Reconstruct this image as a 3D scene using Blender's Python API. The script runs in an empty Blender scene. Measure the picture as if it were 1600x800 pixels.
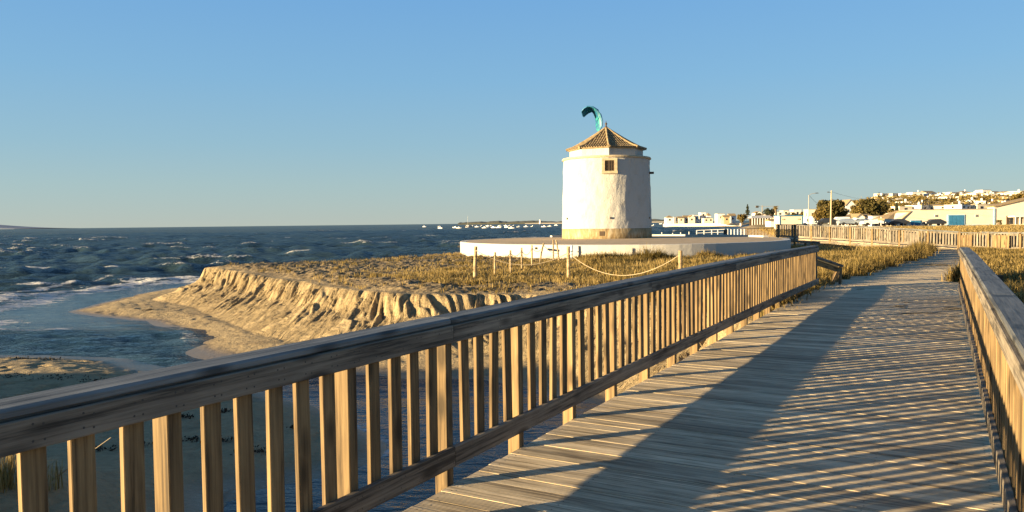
import bpy, math, random
import numpy as np
from mathutils import Vector, Matrix
R = math.radians
random.seed(7); rng = np.random.default_rng(7)
sc = bpy.context.scene
COL = sc.collection

# ------------------------------------------------------------------ camera
F = 1200.0; CX, CY = 800.0, 400.0; HC = 1.70
PITCH = math.atan(51.4/F); ROLL = 0.0115
cam_d = bpy.data.cameras.new("camera"); cam = bpy.data.objects.new("camera", cam_d); COL.objects.link(cam)
cam_d.lens = 27.0; cam_d.sensor_width = 36.0; cam_d.clip_end = 60000; cam_d.clip_start = 0.05
CM = Matrix.Translation((0, 0, HC)) @ Matrix.Rotation(math.pi/2 - PITCH, 4, 'X') @ Matrix.Rotation(-ROLL, 4, 'Z')
cam.matrix_world = CM
sc.camera = cam
CR = np.array(CM.to_3x3())
def ray(px, py):
    return CR @ np.array([(px-CX)/F, -(py-CY)/F, -1.0])
def at(px, py, z):
    d = ray(px, py); t = (z-HC)/d[2]; return (d[0]*t, d[1]*t)
def atd(px, py, Y):
    d = ray(px, py); t = Y/d[1]; return Vector((d[0]*t, Y, HC+d[2]*t))

# ------------------------------------------------------------------ world + sun
SUN_AZ = 250.5      # clockwise from +Y
SUN_EL = 6.5
w = bpy.data.worlds.new("World"); sc.world = w; w.use_nodes = True
nt = w.node_tree
bg = nt.nodes['Background']
sky = nt.nodes.new('ShaderNodeTexSky'); sky.sky_type = 'NISHITA'; sky.sun_disc = False
sky.sun_elevation = R(SUN_EL); sky.sun_rotation = R(SUN_AZ)
sky.altitude = 0; sky.air_density = 0.9; sky.dust_density = 0.0; sky.ozone_density = 4.0
# evening haze layer, the same all the way round, laid over the sky model
stc = nt.nodes.new('ShaderNodeTexCoord'); ssx = nt.nodes.new('ShaderNodeSeparateXYZ'); nt.links.new(stc.outputs['Generated'], ssx.inputs[0])
srp = nt.nodes.new('ShaderNodeValToRGB'); nt.links.new(ssx.outputs['Z'], srp.inputs[0])
_e = srp.color_ramp.elements
_st = [(0.0, (.400, .455, .430)), (.05, (.345, .465, .480)), (.10, (.280, .450, .540)), (.18, (.215, .420, .610)), (.28, (.165, .370, .640)), (.45, (.11, .26, .48)), (.7, (.065, .16, .33)), (1.0, (.045, .12, .26))]
_e[0].position = _st[0][0]; _e[0].color = (*_st[0][1], 1); _e[1].position = 1.0; _e[1].color = (*_st[-1][1], 1)
for _p, _c in _st[1:-1]: _x = _e.new(_p); _x.color = (*_c, 1)
svm = nt.nodes.new('ShaderNodeVectorMath'); svm.operation = 'SCALE'; svm.inputs['Scale'].default_value = 4.1; nt.links.new(srp.outputs[0], svm.inputs[0])
smx = nt.nodes.new('ShaderNodeMix'); smx.data_type = 'RGBA'; smx.inputs[0].default_value = 0.88
nt.links.new(sky.outputs[0], smx.inputs[6]); nt.links.new(svm.outputs[0], smx.inputs[7])
nt.links.new(smx.outputs[2], bg.inputs[0]); bg.inputs[1].default_value = 0.067
ld = bpy.data.lights.new("sun", 'SUN'); lo = bpy.data.objects.new("sun", ld); COL.objects.link(lo)
ld.energy = 5.0; ld.angle = R(0.5); ld.color = (1.0, 0.75, 0.41)
sd = Vector((math.sin(R(SUN_AZ))*math.cos(R(SUN_EL)), math.cos(R(SUN_AZ))*math.cos(R(SUN_EL)), math.sin(R(SUN_EL))))
lo.rotation_euler = sd.to_track_quat('Z', 'Y').to_euler()
sc.view_settings.view_transform = 'Standard'; sc.view_settings.look = 'None'
sc.view_settings.exposure = 2.05; sc.view_settings.gamma = 1.0

# ------------------------------------------------------------------ materials
def new_mat(name):
    m = bpy.data.materials.new(name); m.use_nodes = True
    return m, m.node_tree, m.node_tree.nodes['Principled BSDF']
def N(t, typ, **k):
    n = t.nodes.new(typ)
    for a, b in k.items(): setattr(n, a, b)
    return n
def L(t, a, b): t.links.new(a, b)
def ramp(t, fac, stops):
    r = N(t, 'ShaderNodeValToRGB'); e = r.color_ramp.elements
    e[0].position = stops[0][0]; e[0].color = (*stops[0][1], 1)
    e[1].position = stops[1][0]; e[1].color = (*stops[1][1], 1)
    for p, c in stops[2:]:
        x = e.new(p); x.color = (*c, 1)
    L(t, fac, r.inputs[0]); return r.outputs[0]
def noise(t, vec, scale, detail=4, rough=0.55):
    n = N(t, 'ShaderNodeTexNoise'); n.inputs['Scale'].default_value = scale
    n.inputs['Detail'].default_value = detail; n.inputs['Roughness'].default_value = rough
    if vec is not None: L(t, vec, n.inputs['Vector'])
    return n.outputs['Fac']
def mapping(t, vec, scale=(1, 1, 1), loc=(0, 0, 0)):
    m = N(t, 'ShaderNodeMapping'); m.inputs['Scale'].default_value = scale; m.inputs['Location'].default_value = loc
    L(t, vec, m.inputs['Vector']); return m.outputs[0]
def mix(t, fac, a, b, mode='MIX'):
    m = N(t, 'ShaderNodeMix', data_type='RGBA', blend_type=mode)
    if isinstance(fac, float): m.inputs[0].default_value = fac
    else: L(t, fac, m.inputs[0])
    for i, v in ((6, a), (7, b)):
        if isinstance(v, tuple): m.inputs[i].default_value = (*v, 1)
        else: L(t, v, m.inputs[i])
    return m.outputs[2]
def math_(t, op, a, b=None):
    m = N(t, 'ShaderNodeMath', operation=op)
    for i, v in enumerate((a, b)):
        if v is None: continue
        if isinstance(v, (int, float)): m.inputs[i].default_value = v
        else: L(t, v, m.inputs[i])
    return m.outputs[0]
def bump(t, bsdf, h, dist, strength=1.0, prev=None):
    b = N(t, 'ShaderNodeBump'); b.inputs['Distance'].default_value = dist; b.inputs['Strength'].default_value = strength
    L(t, h, b.inputs['Height'])
    if prev is not None: L(t, prev, b.inputs['Normal'])
    L(t, b.outputs[0], bsdf.inputs['Normal']); return b.outputs[0]

def wood(name, dark, mid, light, grooves=False, rough=0.75):
    """boards run along local X"""
    m, t, b = new_mat(name)
    tc = N(t, 'ShaderNodeTexCoord'); oi = N(t, 'ShaderNodeObjectInfo')
    off = N(t, 'ShaderNodeVectorMath', operation='SCALE'); off.inputs[0].default_value = (37, 19, 53)
    L(t, oi.outputs['Random'], off.inputs['Scale'])
    ad = N(t, 'ShaderNodeVectorMath', operation='ADD'); L(t, tc.outputs['Object'], ad.inputs[0]); L(t, off.outputs[0], ad.inputs[1])
    v = ad.outputs[0]
    g1 = noise(t, mapping(t, v, (1.6, 48, 48)), 1.0, 6, 0.68)
    g2 = noise(t, mapping(t, v, (0.6, 9, 9)), 1.0, 3)
    g3 = noise(t, v, 3.0, 4)
    s = math_(t, 'ADD', math_(t, 'MULTIPLY', g1, 0.6), math_(t, 'MULTIPLY', g2, 0.4))
    c = ramp(t, s, [(0.41, dark), (0.60, light), (0.485, mid)])
    # weathering blotches
    c = mix(t, math_(t, 'MULTIPLY', ramp_f(t, g3, 0.45, 0.75), 0.35), c, dark)
    # knots
    vo = N(t, 'ShaderNodeTexVoronoi', feature='F1'); vo.inputs['Scale'].default_value = 1.0
    L(t, mapping(t, v, (2.6, 7.5, 7.5)), vo.inputs['Vector'])
    k = ramp_f(t, vo.outputs['Distance'], 0.33, 0.14)
    c = mix(t, math_(t, 'MULTIPLY', k, 0.28 if grooves else 0.75), c, tuple(x*0.35 for x in dark))
    # board to board difference
    hv = N(t, 'ShaderNodeHueSaturation'); L(t, c, hv.inputs['Color'])
    L(t, math_(t, 'ADD', math_(t, 'MULTIPLY', oi.outputs['Random'], 0.5), 0.75), hv.inputs['Value'])
    L(t, hv.outputs[0], b.inputs['Base Color'])
    b.inputs['Roughness'].default_value = rough; b.inputs['Specular IOR Level'].default_value = 0.3
    nb = bump(t, b, s, 0.006, 0.7)
    if grooves:
        sx = N(t, 'ShaderNodeSeparateXYZ'); L(t, tc.outputs['Object'], sx.inputs[0])
        wv = math_(t, 'SINE', math_(t, 'MULTIPLY', sx.outputs['Y'], 2*math.pi/0.0175))
        wv = math_(t, 'MINIMUM', wv, 0.35)
        b2 = N(t, 'ShaderNodeBump'); b2.inputs['Distance'].default_value = 0.0016; b2.inputs['Strength'].default_value = 0.8
        L(t, wv, b2.inputs['Height']); L(t, nb, b2.inputs['Normal']); L(t, b2.outputs[0], b.inputs['Normal'])
    return m
def ramp_f(t, fac, lo_, hi_):
    m = N(t, 'ShaderNodeMapRange'); L(t, fac, m.inputs[0])
    m.inputs[1].default_value = lo_; m.inputs[2].default_value = hi_; m.inputs[3].default_value = 0; m.inputs[4].default_value = 1
    m.clamp = True; return m.outputs[0]
def plain(name, col, rough=0.8, var=0.12, scale=3.0, metallic=0.0, bmp=0.0, spec=0.4):
    m, t, b = new_mat(name)
    tc = N(t, 'ShaderNodeTexCoord')
    n = noise(t, tc.outputs['Object'], scale, 5)
    c = ramp(t, n, [(0.3, tuple(x*(1-var) for x in col)), (0.7, tuple(min(1, x*(1+var)) for x in col))])
    L(t, c, b.inputs['Base Color']); b.inputs['Roughness'].default_value = rough; b.inputs['Metallic'].default_value = metallic
    b.inputs['Specular IOR Level'].default_value = spec
    if bmp: bump(t, b, n, bmp)
    return m
def leafy(name, a, b_, c_, trans=0.3):
    m, t, b = new_mat(name)
    g = N(t, 'ShaderNodeNewGeometry')
    tc = N(t, 'ShaderNodeTexCoord')
    n = noise(t, tc.outputs['Object'], 0.7, 3)
    s = math_(t, 'ADD', math_(t, 'MULTIPLY', g.outputs['Random Per Island'], 0.6), math_(t, 'MULTIPLY', n, 0.4))
    c = ramp(t, s, [(0.2, a), (0.75, c_), (0.48, b_)])
    L(t, c, b.inputs['Base Color']); b.inputs['Roughness'].default_value = 0.8; b.inputs['Specular IOR Level'].default_value = 0.15
    tr = N(t, 'ShaderNodeBsdfTranslucent'); L(t, c, tr.inputs[0])
    ms = N(t, 'ShaderNodeMixShader'); ms.inputs[0].default_value = trans
    L(t, b.outputs[0], ms.inputs[1]); L(t, tr.outputs[0], ms.inputs[2])
    L(t, ms.outputs[0], t.nodes['Material Output'].inputs[0])
    return m

M = {}
M['rail'] = wood('weathered_rail_wood', (0.05, 0.044, 0.036), (0.16, 0.135, 0.103), (0.27, 0.23, 0.175))
M['bal'] = wood('baluster_wood', (0.07, 0.046, 0.022), (0.165, 0.11, 0.052), (0.26, 0.178, 0.085))
M['cap'] = wood('grey_cap_wood', (0.045, 0.046, 0.045), (0.11, 0.112, 0.108), (0.18, 0.182, 0.175), rough=0.6)
M['deck'] = wood('deck_wood', (0.20, 0.155, 0.095), (0.45, 0.36, 0.235), (0.64, 0.525, 0.35), grooves=True, rough=0.7)
M['post'] = wood('round_post_wood', (0.14, 0.10, 0.05), (0.30, 0.22, 0.12), (0.40, 0.31, 0.19))
M['rope'] = plain('rope', (0.36, 0.29, 0.19), 0.9)
M['tile'] = plain('clay_tile', (0.25, 0.185, 0.10), 0.9, 0.45, 5)
M['stone'] = plain('stone_trim', (0.42, 0.34, 0.22), 0.9, 0.2, 6, bmp=0.01)
M['darkwood'] = plain('dark_wood', (0.06, 0.04, 0.025), 0.8)
M['dark'] = plain('dark_glass', (0.03, 0.035, 0.045), 0.25, 0.1)
M['iron'] = plain('iron', (0.05, 0.045, 0.04), 0.6)
M['white'] = plain('white_wall', (0.70, 0.67, 0.62), 0.9, 0.06, 0.6)
M['cream'] = plain('cream_wall', (0.72, 0.62, 0.47), 0.9, 0.08, 0.6)
M['ochre'] = plain('ochre_wall', (0.55, 0.40, 0.22), 0.9, 0.08, 0.6)
M['grey'] = plain('grey_wall', (0.38, 0.38, 0.38), 0.9, 0.08, 0.6)
M['roofgrey'] = plain('grey_roof', (0.22, 0.20, 0.18), 0.9, 0.2, 1)
M['bluep'] = plain('blue_paint', (0.035, 0.16, 0.30), 0.5, 0.15, 2)
M['bluel'] = plain('pale_blue_paint', (0.30, 0.45, 0.58), 0.6, 0.1, 2)
M['metalw'] = plain('white_metal', (0.75, 0.75, 0.73), 0.5, 0.05)
M['galv'] = plain('galvanised_metal', (0.35, 0.33, 0.30), 0.5, 0.15, 2, 0.3)
M['bark'] = plain('bark', (0.12, 0.09, 0.06), 0.95, 0.3, 4)
M['grass'] = leafy('dry_grass', (0.17, 0.12, 0.035), (0.36, 0.255, 0.085), (0.52, 0.39, 0.17), 0.45)
M['scrub'] = leafy('salt_scrub', (0.055, 0.045, 0.014), (0.20, 0.145, 0.045), (0.40, 0.29, 0.11), 0.4)
M['leafd'] = leafy('dark_leaves', (0.035, 0.033, 0.012), (0.08, 0.07, 0.022), (0.13, 0.10, 0.035), 0.2)
M['leafp'] = leafy('pine_needles', (0.018, 0.025, 0.018), (0.035, 0.045, 0.028), (0.06, 0.065, 0.035), 0.1)
M['leafy'] = leafy('warm_leaves', (0.07, 0.055, 0.015), (0.15, 0.11, 0.03), (0.24, 0.175, 0.055), 0.25)
M['weed'] = plain('dried_seaweed', (0.035, 0.026, 0.015), 0.9, 0.4, 20)
M['tyre'] = plain('rubber', (0.02, 0.02, 0.02), 0.8)
M['hull'] = plain('boat_white', (0.80, 0.78, 0.74), 0.5, 0.04)

# mill plaster
def plaster():
    m, t, b = new_mat('lime_plaster')
    tc = N(t, 'ShaderNodeTexCoord'); v = tc.outputs['Object']
    n1 = noise(t, mapping(t, v, (1, 1, 0.6)), 2.6, 6, 0.6); n2 = noise(t, v, 9, 5, 0.6)
    sx = N(t, 'ShaderNodeSeparateXYZ'); L(t, v, sx.inputs[0])
    c = ramp(t, n1, [(0.3, (0.38, 0.36, 0.32)), (0.5, (0.43, 0.42, 0.39))])
    st = noise(t, mapping(t, v, (3.5, 3.5, 0.25)), 2.0, 5)
    hi = ramp_f(t, sx.outputs['Z'], 3.2, 5.0)
    c = mix(t, math_(t, 'MULTIPLY', math_(t, 'MULTIPLY', ramp_f(t, st, 0.52, 0.72), hi), 0.35), c, (0.45, 0.38, 0.28))
    L(t, c, b.inputs['Base Color']); b.inputs['Roughness'].default_value = 0.95; b.inputs['Specular IOR Level'].default_value = 0.2
    nn = math_(t, 'ADD', math_(t, 'MULTIPLY', n1, 0.7), math_(t, 'MULTIPLY', n2, 0.3))
    bump(t, b, nn, 0.09, 0.7)
    return m
M['plaster'] = plaster()
def plinthm():
    m, t, b = new_mat('plinth_render')
    tc = N(t, 'ShaderNodeTexCoord'); v = tc.outputs['Object']
    n1 = noise(t, mapping(t, v, (2.5, 2.5, 0.8)), 2.0, 6, 0.7)
    c = ramp(t, n1, [(0.32, (0.17, 0.115, 0.055)), (0.68, (0.42, 0.36, 0.26)), (0.5, (0.30, 0.22, 0.115))])
    L(t, c, b.inputs['Base Color']); b.inputs['Roughness'].default_value = 0.95
    bump(t, b, n1, 0.04); return m
M['plinth'] = plinthm()
def wallm():
    m, t, b = new_mat('terrace_whitewash')
    tc = N(t, 'ShaderNodeTexCoord'); v = tc.outputs['Object']
    n1 = noise(t, mapping(t, v, (1, 1, 1.5)), 1.6, 7, 0.7)
    sx = N(t, 'ShaderNodeSeparateXYZ'); L(t, v, sx.inputs[0])
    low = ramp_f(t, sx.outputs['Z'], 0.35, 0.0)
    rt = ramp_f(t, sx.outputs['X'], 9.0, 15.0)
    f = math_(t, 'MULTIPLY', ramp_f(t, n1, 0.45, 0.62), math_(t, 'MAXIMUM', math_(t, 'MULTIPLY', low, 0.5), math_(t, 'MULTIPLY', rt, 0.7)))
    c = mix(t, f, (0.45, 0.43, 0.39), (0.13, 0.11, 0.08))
    L(t, c, b.inputs['Base Color']); b.inputs['Roughness'].default_value = 0.95
    bump(t, b, n1, 0.03); return m
M['terr_wall'] = wallm()
M['terr_top'] = plain('terrace_screed', (0.42, 0.31, 0.19), 0.95, 0.18, 1.2, bmp=0.01)

# ground
def groundm():
    m, t, b = new_mat('shore_ground')
    geo = N(t, 'ShaderNodeNewGeometry'); v = geo.outputs['Position']
    def at_(n): a = N(t, 'ShaderNodeAttribute'); a.attribute_name = n; return a.outputs['Fac']
    veg, wet, far = at_('veg'), at_('wet'), at_('far')
    n1 = noise(t, v, 0.8, 6, 0.6); n2 = noise(t, v, 9, 6, 0.65); n3 = noise(t, v, 60, 3, 0.6)
    sand = ramp(t, n2, [(0.3, (0.29, 0.215, 0.115)), (0.7, (0.42, 0.325, 0.185))])
    sand = mix(t, math_(t, 'MULTIPLY', ramp_f(t, n1, 0.35, 0.7), 0.4), sand, (0.33, 0.255, 0.145))
    sand = mix(t, math_(t, 'MULTIPLY', ramp_f(t, noise(t, mapping(t, v, (.5, 1.1, 1)), 1.1, 7, 0.7), 0.52, 0.66), 0.6), sand, (0.15, 0.11, 0.065))
    litter = ramp(t, n2, [(0.36, (0.06, 0.045, 0.03)), (0.66, (0.36, 0.28, 0.16)), (0.5, (0.20, 0.15, 0.085))])
    c = mix(t, veg, sand, litter)
    c = mix(t, math_(t, 'MULTIPLY', ramp_f(t, noise(t, v, 14, 4, 0.75), 0.60, 0.68), 0.45), c, (0.09, 0.07, 0.045))
    town = ramp(t, noise(t, v, 0.06, 5, 0.7), [(0.35, (0.10, 0.085, 0.03)), (0.65, (0.36, 0.27, 0.12))])
    c = mix(t, far, c, town)
    wn = math_(t, 'MULTIPLY', wet, 0.75)
    c = mix(t, wn, c, (0.105, 0.078, 0.045))
    L(t, c, b.inputs['Base Color'])
    mr = N(t, 'ShaderNodeMapRange'); L(t, wet, mr.inputs[0]); mr.inputs[3].default_value = 0.95; mr.inputs[4].default_value = 0.35
    L(t, mr.outputs[0], b.inputs['Roughness']); b.inputs['Specular IOR Level'].default_value = 0.3
    h = math_(t, 'ADD', math_(t, 'MULTIPLY', n2, 0.8), math_(t, 'MULTIPLY', n3, 0.2))
    h = math_(t, 'MULTIPLY', h, math_(t, 'SUBTRACT', 1.0, math_(t, 'MULTIPLY', wet, 0.75)))
    nb = bump(t, b, h, 0.11, 0.9)
    cb_ = N(t, 'ShaderNodeCombineXYZ'); L(t, at_('bu'), cb_.inputs[0]); L(t, at_('bv'), cb_.inputs[1])
    rl = noise(t, mapping(t, cb_.outputs[0], (8, 0.8, 1)), 1.0, 6, 0.65)
    b2 = N(t, 'ShaderNodeBump'); b2.inputs['Distance'].default_value = 0.24; L(t, at_('bank'), b2.inputs['Strength'])
    L(t, rl, b2.inputs['Height']); L(t, nb, b2.inputs['Normal']); L(t, b2.outputs[0], b.inputs['Normal'])
    return m
M['ground'] = groundm()

def seam():
    m, t, b = new_mat('sea_water')
    geo = N(t, 'ShaderNodeNewGeometry'); v = geo.outputs['Position']
    a = N(t, 'ShaderNodeAttribute'); a.attribute_name = 'foam'
    s = N(t, 'ShaderNodeAttribute'); s.attribute_name = 'shallow'
    n0 = noise(t, mapping(t, v, (0.03, 0.035, 0.02)), 1.0, 9, 0.75)
    c = ramp(t, n0, [(0.36, (0.008, 0.018, 0.024)), (0.64, (0.032, 0.056, 0.068))])
    c = mix(t, math_(t, 'MULTIPLY', s.outputs['Fac'], 0.7), c, (0.010, 0.030, 0.042))
    b.inputs['IOR'].default_value = 1.33; b.inputs['Roughness'].default_value = 0.16
    n1 = noise(t, mapping(t, v, (1.0, 1.6, 1.0)), 2.2, 5, 0.62)
    n2 = noise(t, mapping(t, v, (0.10, 0.28, 0.1)), 1.0, 7, 0.65)
    n3 = noise(t, mapping(t, v, (0.45, 1.3, 1.0)), 1.0, 6, 0.6)
    h = math_(t, 'ADD', math_(t, 'ADD', math_(t, 'MULTIPLY', n1, math_(t, 'SUBTRACT', 0.2, math_(t, 'MULTIPLY', s.outputs['Fac'], 0.10))), math_(t, 'MULTIPLY', n3, 0.30)), math_(t, 'MULTIPLY', n2, math_(t, 'SUBTRACT', 1.0, math_(t, 'MULTIPLY', s.outputs['Fac'], 0.7))))
    sw = N(t, 'ShaderNodeAttribute'); sw.attribute_name = 'swash'
    h = math_(t, 'MULTIPLY', h, math_(t, 'SUBTRACT', 1.0, math_(t, 'MULTIPLY', sw.outputs['Fac'], 0.88)))
    nb = bump(t, b, h, 1.0, 0.9)
    n1b = noise(t, mapping(t, v, (0.35, 0.9, 1.0)), 1.3, 4, 0.6)
    # broken foam
    fn = math_(t, 'ADD', math_(t, 'MULTIPLY', noise(t, v, 4.0, 5, 0.7), 0.5), math_(t, 'MULTIPLY', noise(t, mapping(t, v, (0.7, 1.8, 1)), 1.0, 5, 0.7), 0.5))
    f = ramp_f(t, math_(t, 'ADD', a.outputs['Fac'], math_(t, 'MULTIPLY', math_(t, 'SUBTRACT', fn, 0.5), 2.2)), 0.55, 0.85)
    cc = mix(t, f, c, (0.55, 0.54, 0.52))
    df = N(t, 'ShaderNodeBsdfDiffuse'); L(t, cc, df.inputs[0]); L(t, nb, df.inputs['Normal'])
    gl = N(t, 'ShaderNodeBsdfGlossy'); gl.inputs['Roughness'].default_value = 0.10; L(t, nb, gl.inputs['Normal'])
    fr = N(t, 'ShaderNodeFresnel'); fr.inputs['IOR'].default_value = 1.33; L(t, nb, fr.inputs['Normal'])
    mx_ = math_(t, 'ADD', 0.36, math_(t, 'MULTIPLY', s.outputs['Fac'], 0.9))
    fc = math_(t, 'MINIMUM', math_(t, 'MULTIPLY', fr.outputs[0], 0.95), mx_)
    fc = math_(t, 'MULTIPLY', fc, math_(t, 'SUBTRACT', 1.0, f))
    ms = N(t, 'ShaderNodeMixShader'); L(t, fc, ms.inputs[0]); L(t, df.outputs[0], ms.inputs[1]); L(t, gl.outputs[0], ms.inputs[2])
    L(t, ms.outputs[0], t.nodes['Material Output'].inputs[0])
    return m
M['sea'] = seam()

# ------------------------------------------------------------------ mesh helpers
class MB:
    def __init__(s): s.v = []; s.f = []
    def add(s, vs, fs):
        o = len(s.v); s.v += [tuple(x) for x in vs]; s.f += [tuple(i+o for i in f) for f in fs]; return s
    def box(s, c, d, rot=None):
        x, y, z = (k/2 for k in d)
        vs = [Vector((i*x, j*y, k*z)) for i in (-1, 1) for j in (-1, 1) for k in (-1, 1)]
        if rot is not None: vs = [rot @ q for q in vs]
        c = Vector(c); vs = [q+c for q in vs]
        return s.add(vs, [(0, 1, 3, 2), (4, 6, 7, 5), (0, 4, 5, 1), (2, 3, 7, 6), (0, 2, 6, 4), (1, 5, 7, 3)])
    def prism(s, pts, z0, z1):
        n = len(pts); vs = [(p[0], p[1], z0) for p in pts]+[(p[0], p[1], z1) for p in pts]
        return s.add(vs, [tuple(range(n-1, -1, -1)), tuple(range(n, 2*n))]+[(i, (i+1) % n, n+(i+1) % n, n+i) for i in range(n)])
    def lathe(s, prof, n=24, c=(0, 0, 0), phase=0, cap=True):
        vs = []
        for r, z in prof:
            for i in range(n):
                a = 2*math.pi*i/n+phase; vs.append((c[0]+r*math.cos(a), c[1]+r*math.sin(a), c[2]+z))
        fs = []
        for k in range(len(prof)-1):
            for i in range(n):
                j = (i+1) % n; fs.append((k*n+i, k*n+j, (k+1)*n+j, (k+1)*n+i))
        if cap: fs.append(tuple(range(n-1, -1, -1))); fs.append(tuple((len(prof)-1)*n+i for i in range(n)))
        return s.add(vs, fs)
    def tube(s, pts, r, n=6, r1=None):
        pts = [Vector(p) for p in pts]; m = len(pts); vs = []
        for k, p in enumerate(pts):
            d = (pts[min(k+1, m-1)]-pts[max(k-1, 0)]).normalized()
            u = d.orthogonal().normalized(); w_ = d.cross(u)
            rr = r if r1 is None else r+(r1-r)*k/(m-1)
            for i in range(n):
                a = 2*math.pi*i/n; vs.append(p+u*math.cos(a)*rr+w_*math.sin(a)*rr)
        fs = [(k*n+i, k*n+(i+1) % n, (k+1)*n+(i+1) % n, (k+1)*n+i) for k in range(m-1) for i in range(n)]
        fs += [tuple(range(n-1, -1, -1)), tuple((m-1)*n+i for i in range(n))]
        return s.add(vs, fs)
    def mesh(s, name, mat, smooth=False):
        me = bpy.data.meshes.new(name); me.from_pydata(s.v, [], s.f); me.materials.append(mat)
        if smooth: me.polygons.foreach_set('use_smooth', [True]*len(me.polygons))
        me.update(); return me
    def build(s, name, mat, parent=None, smooth=False, **k):
        return link(name, s.mesh(name, mat, smooth), parent, **k)
def link(name, me, parent=None, loc=None, mtx=None, kind=None):
    o = bpy.data.objects.new(name, me); COL.objects.link(o)
    if parent is not None: o.parent = parent
    if mtx is not None: o.matrix_local = mtx
    elif loc is not None: o.location = loc
    if kind: o['kind'] = kind
    return o
def tag(o, label, cat, group=None, kind=None):
    o['label'] = label; o['category'] = cat
    if group: o['group'] = group
    if kind: o['kind'] = kind
    return o
def empty(name, loc=(0, 0, 0), rz=0.0):
    o = bpy.data.objects.new(name, None); COL.objects.link(o); o.location = loc; o.rotation_euler = (0, 0, rz)
    o.empty_display_size = 0.2; return o
def kids(o): return [c for c in bpy.data.objects if c.parent == o]
def copy_tree(o, childs, parent=None):
    c = o.copy(); COL.objects.link(c); c.parent = parent
    for ch, sub in childs: copy_tree(ch, sub, c)
    return c
def tree_of(o):
    return [(c, tree_of(c)) for c in kids(o)]
def np_mesh(name, V, Fc, mat, smooth=False, attrs=None):
    V = np.asarray(V, dtype=np.float32); Fc = np.asarray(Fc, dtype=np.int32); k = Fc.shape[1]
    me = bpy.data.meshes.new(name)
    me.vertices.add(len(V)); me.vertices.foreach_set('co', V.ravel())
    me.loops.add(Fc.size); me.loops.foreach_set('vertex_index', Fc.ravel())
    me.polygons.add(len(Fc)); me.polygons.foreach_set('loop_start', np.arange(0, Fc.size, k, dtype=np.int32))
    if smooth: me.polygons.foreach_set('use_smooth', np.ones(len(Fc), dtype=bool))
    me.materials.append(mat)
    for n_, a in (attrs or {}).items():
        at_ = me.attributes.new(n_, 'FLOAT', 'POINT'); at_.data.foreach_set('value', np.asarray(a, dtype=np.float32).ravel())
    me.update(calc_edges=True); me.validate(); return me
def board_mesh(name, Lx, wy, tz, mat, ch=0.004):
    """board along local X, chamfered long edges"""
    y, z = wy/2, tz/2
    pr = [(-y+ch, -z), (y-ch, -z), (y, -z+ch), (y, z-ch), (y-ch, z), (-y+ch, z), (-y, z-ch), (-y, -z+ch)]
    vs = [(-Lx/2, a, b) for a, b in pr]+[(Lx/2, a, b) for a, b in pr]
    fs = [(i, (i+1) % 8, 8+(i+1) % 8, 8+i) for i in range(8)]
    fs = [tuple(reversed(f)) for f in fs]+[tuple(range(8)), tuple(range(15, 7, -1))]
    mb = MB(); mb.add(vs, fs); me = mb.mesh(name, mat)
    return me

# value noise
def _hash(ix, iy, seed):
    h = (ix.astype(np.int64)*374761393+iy.astype(np.int64)*668265263+seed*982451653) & 0xffffffff
    h = ((h ^ (h >> 13))*1274126177) & 0xffffffff
    return ((h ^ (h >> 16)) & 0xffff)/65535.0
def vn(x, y, seed=0):
    ix = np.floor(x); iy = np.floor(y); fx = x-ix; fy = y-iy
    fx = fx*fx*(3-2*fx); fy = fy*fy*(3-2*fy)
    a = _hash(ix, iy, seed); b = _hash(ix+1, iy, seed); c = _hash(ix, iy+1, seed); d = _hash(ix+1, iy+1, seed)
    return (a*(1-fx)+b*fx)*(1-fy)+(c*(1-fx)+d*fx)*fy
def fbm(x, y, o=4, seed=0, g=0.5):
    s = 0; a = 1; t = 0
    for i in range(o):
        s = s+a*vn(x*2**i+i*17.3, y*2**i-i*9.1, seed+i); t += a; a *= g
    return s/t
def sstep(a, b, x):
    t = np.clip((x-a)/(b-a), 0, 1); return t*t*(3-2*t)
def poly_sd(X, Y, P):
    """signed distance (+ inside) and arc length of nearest boundary point"""
    P = np.asarray(P, float); n = len(P)
    D = np.full(X.shape, 1e18); U = np.zeros(X.shape); ins = np.zeros(X.shape, bool); acc = 0.0
    for i in range(n):
        ax, ay = P[i]; bx, by = P[(i+1) % n]; ex, ey = bx-ax, by-ay; l2 = ex*ex+ey*ey; l = math.sqrt(l2)
        t = np.clip(((X-ax)*ex+(Y-ay)*ey)/l2, 0, 1)
        d = (X-ax-t*ex)**2+(Y-ay-t*ey)**2
        m = d < D; D = np.where(m, d, D); U = np.where(m, acc+t*l, U); acc += l
        c = ((ay > Y) != (by > Y))
        with np.errstate(divide='ignore', invalid='ignore'):
            xi = ax+(Y-ay)*ex/(ey if ey != 0 else 1e-9)
        ins ^= (c & (X < xi))
    D = np.sqrt(D); return np.where(ins, D, -D), U

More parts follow.
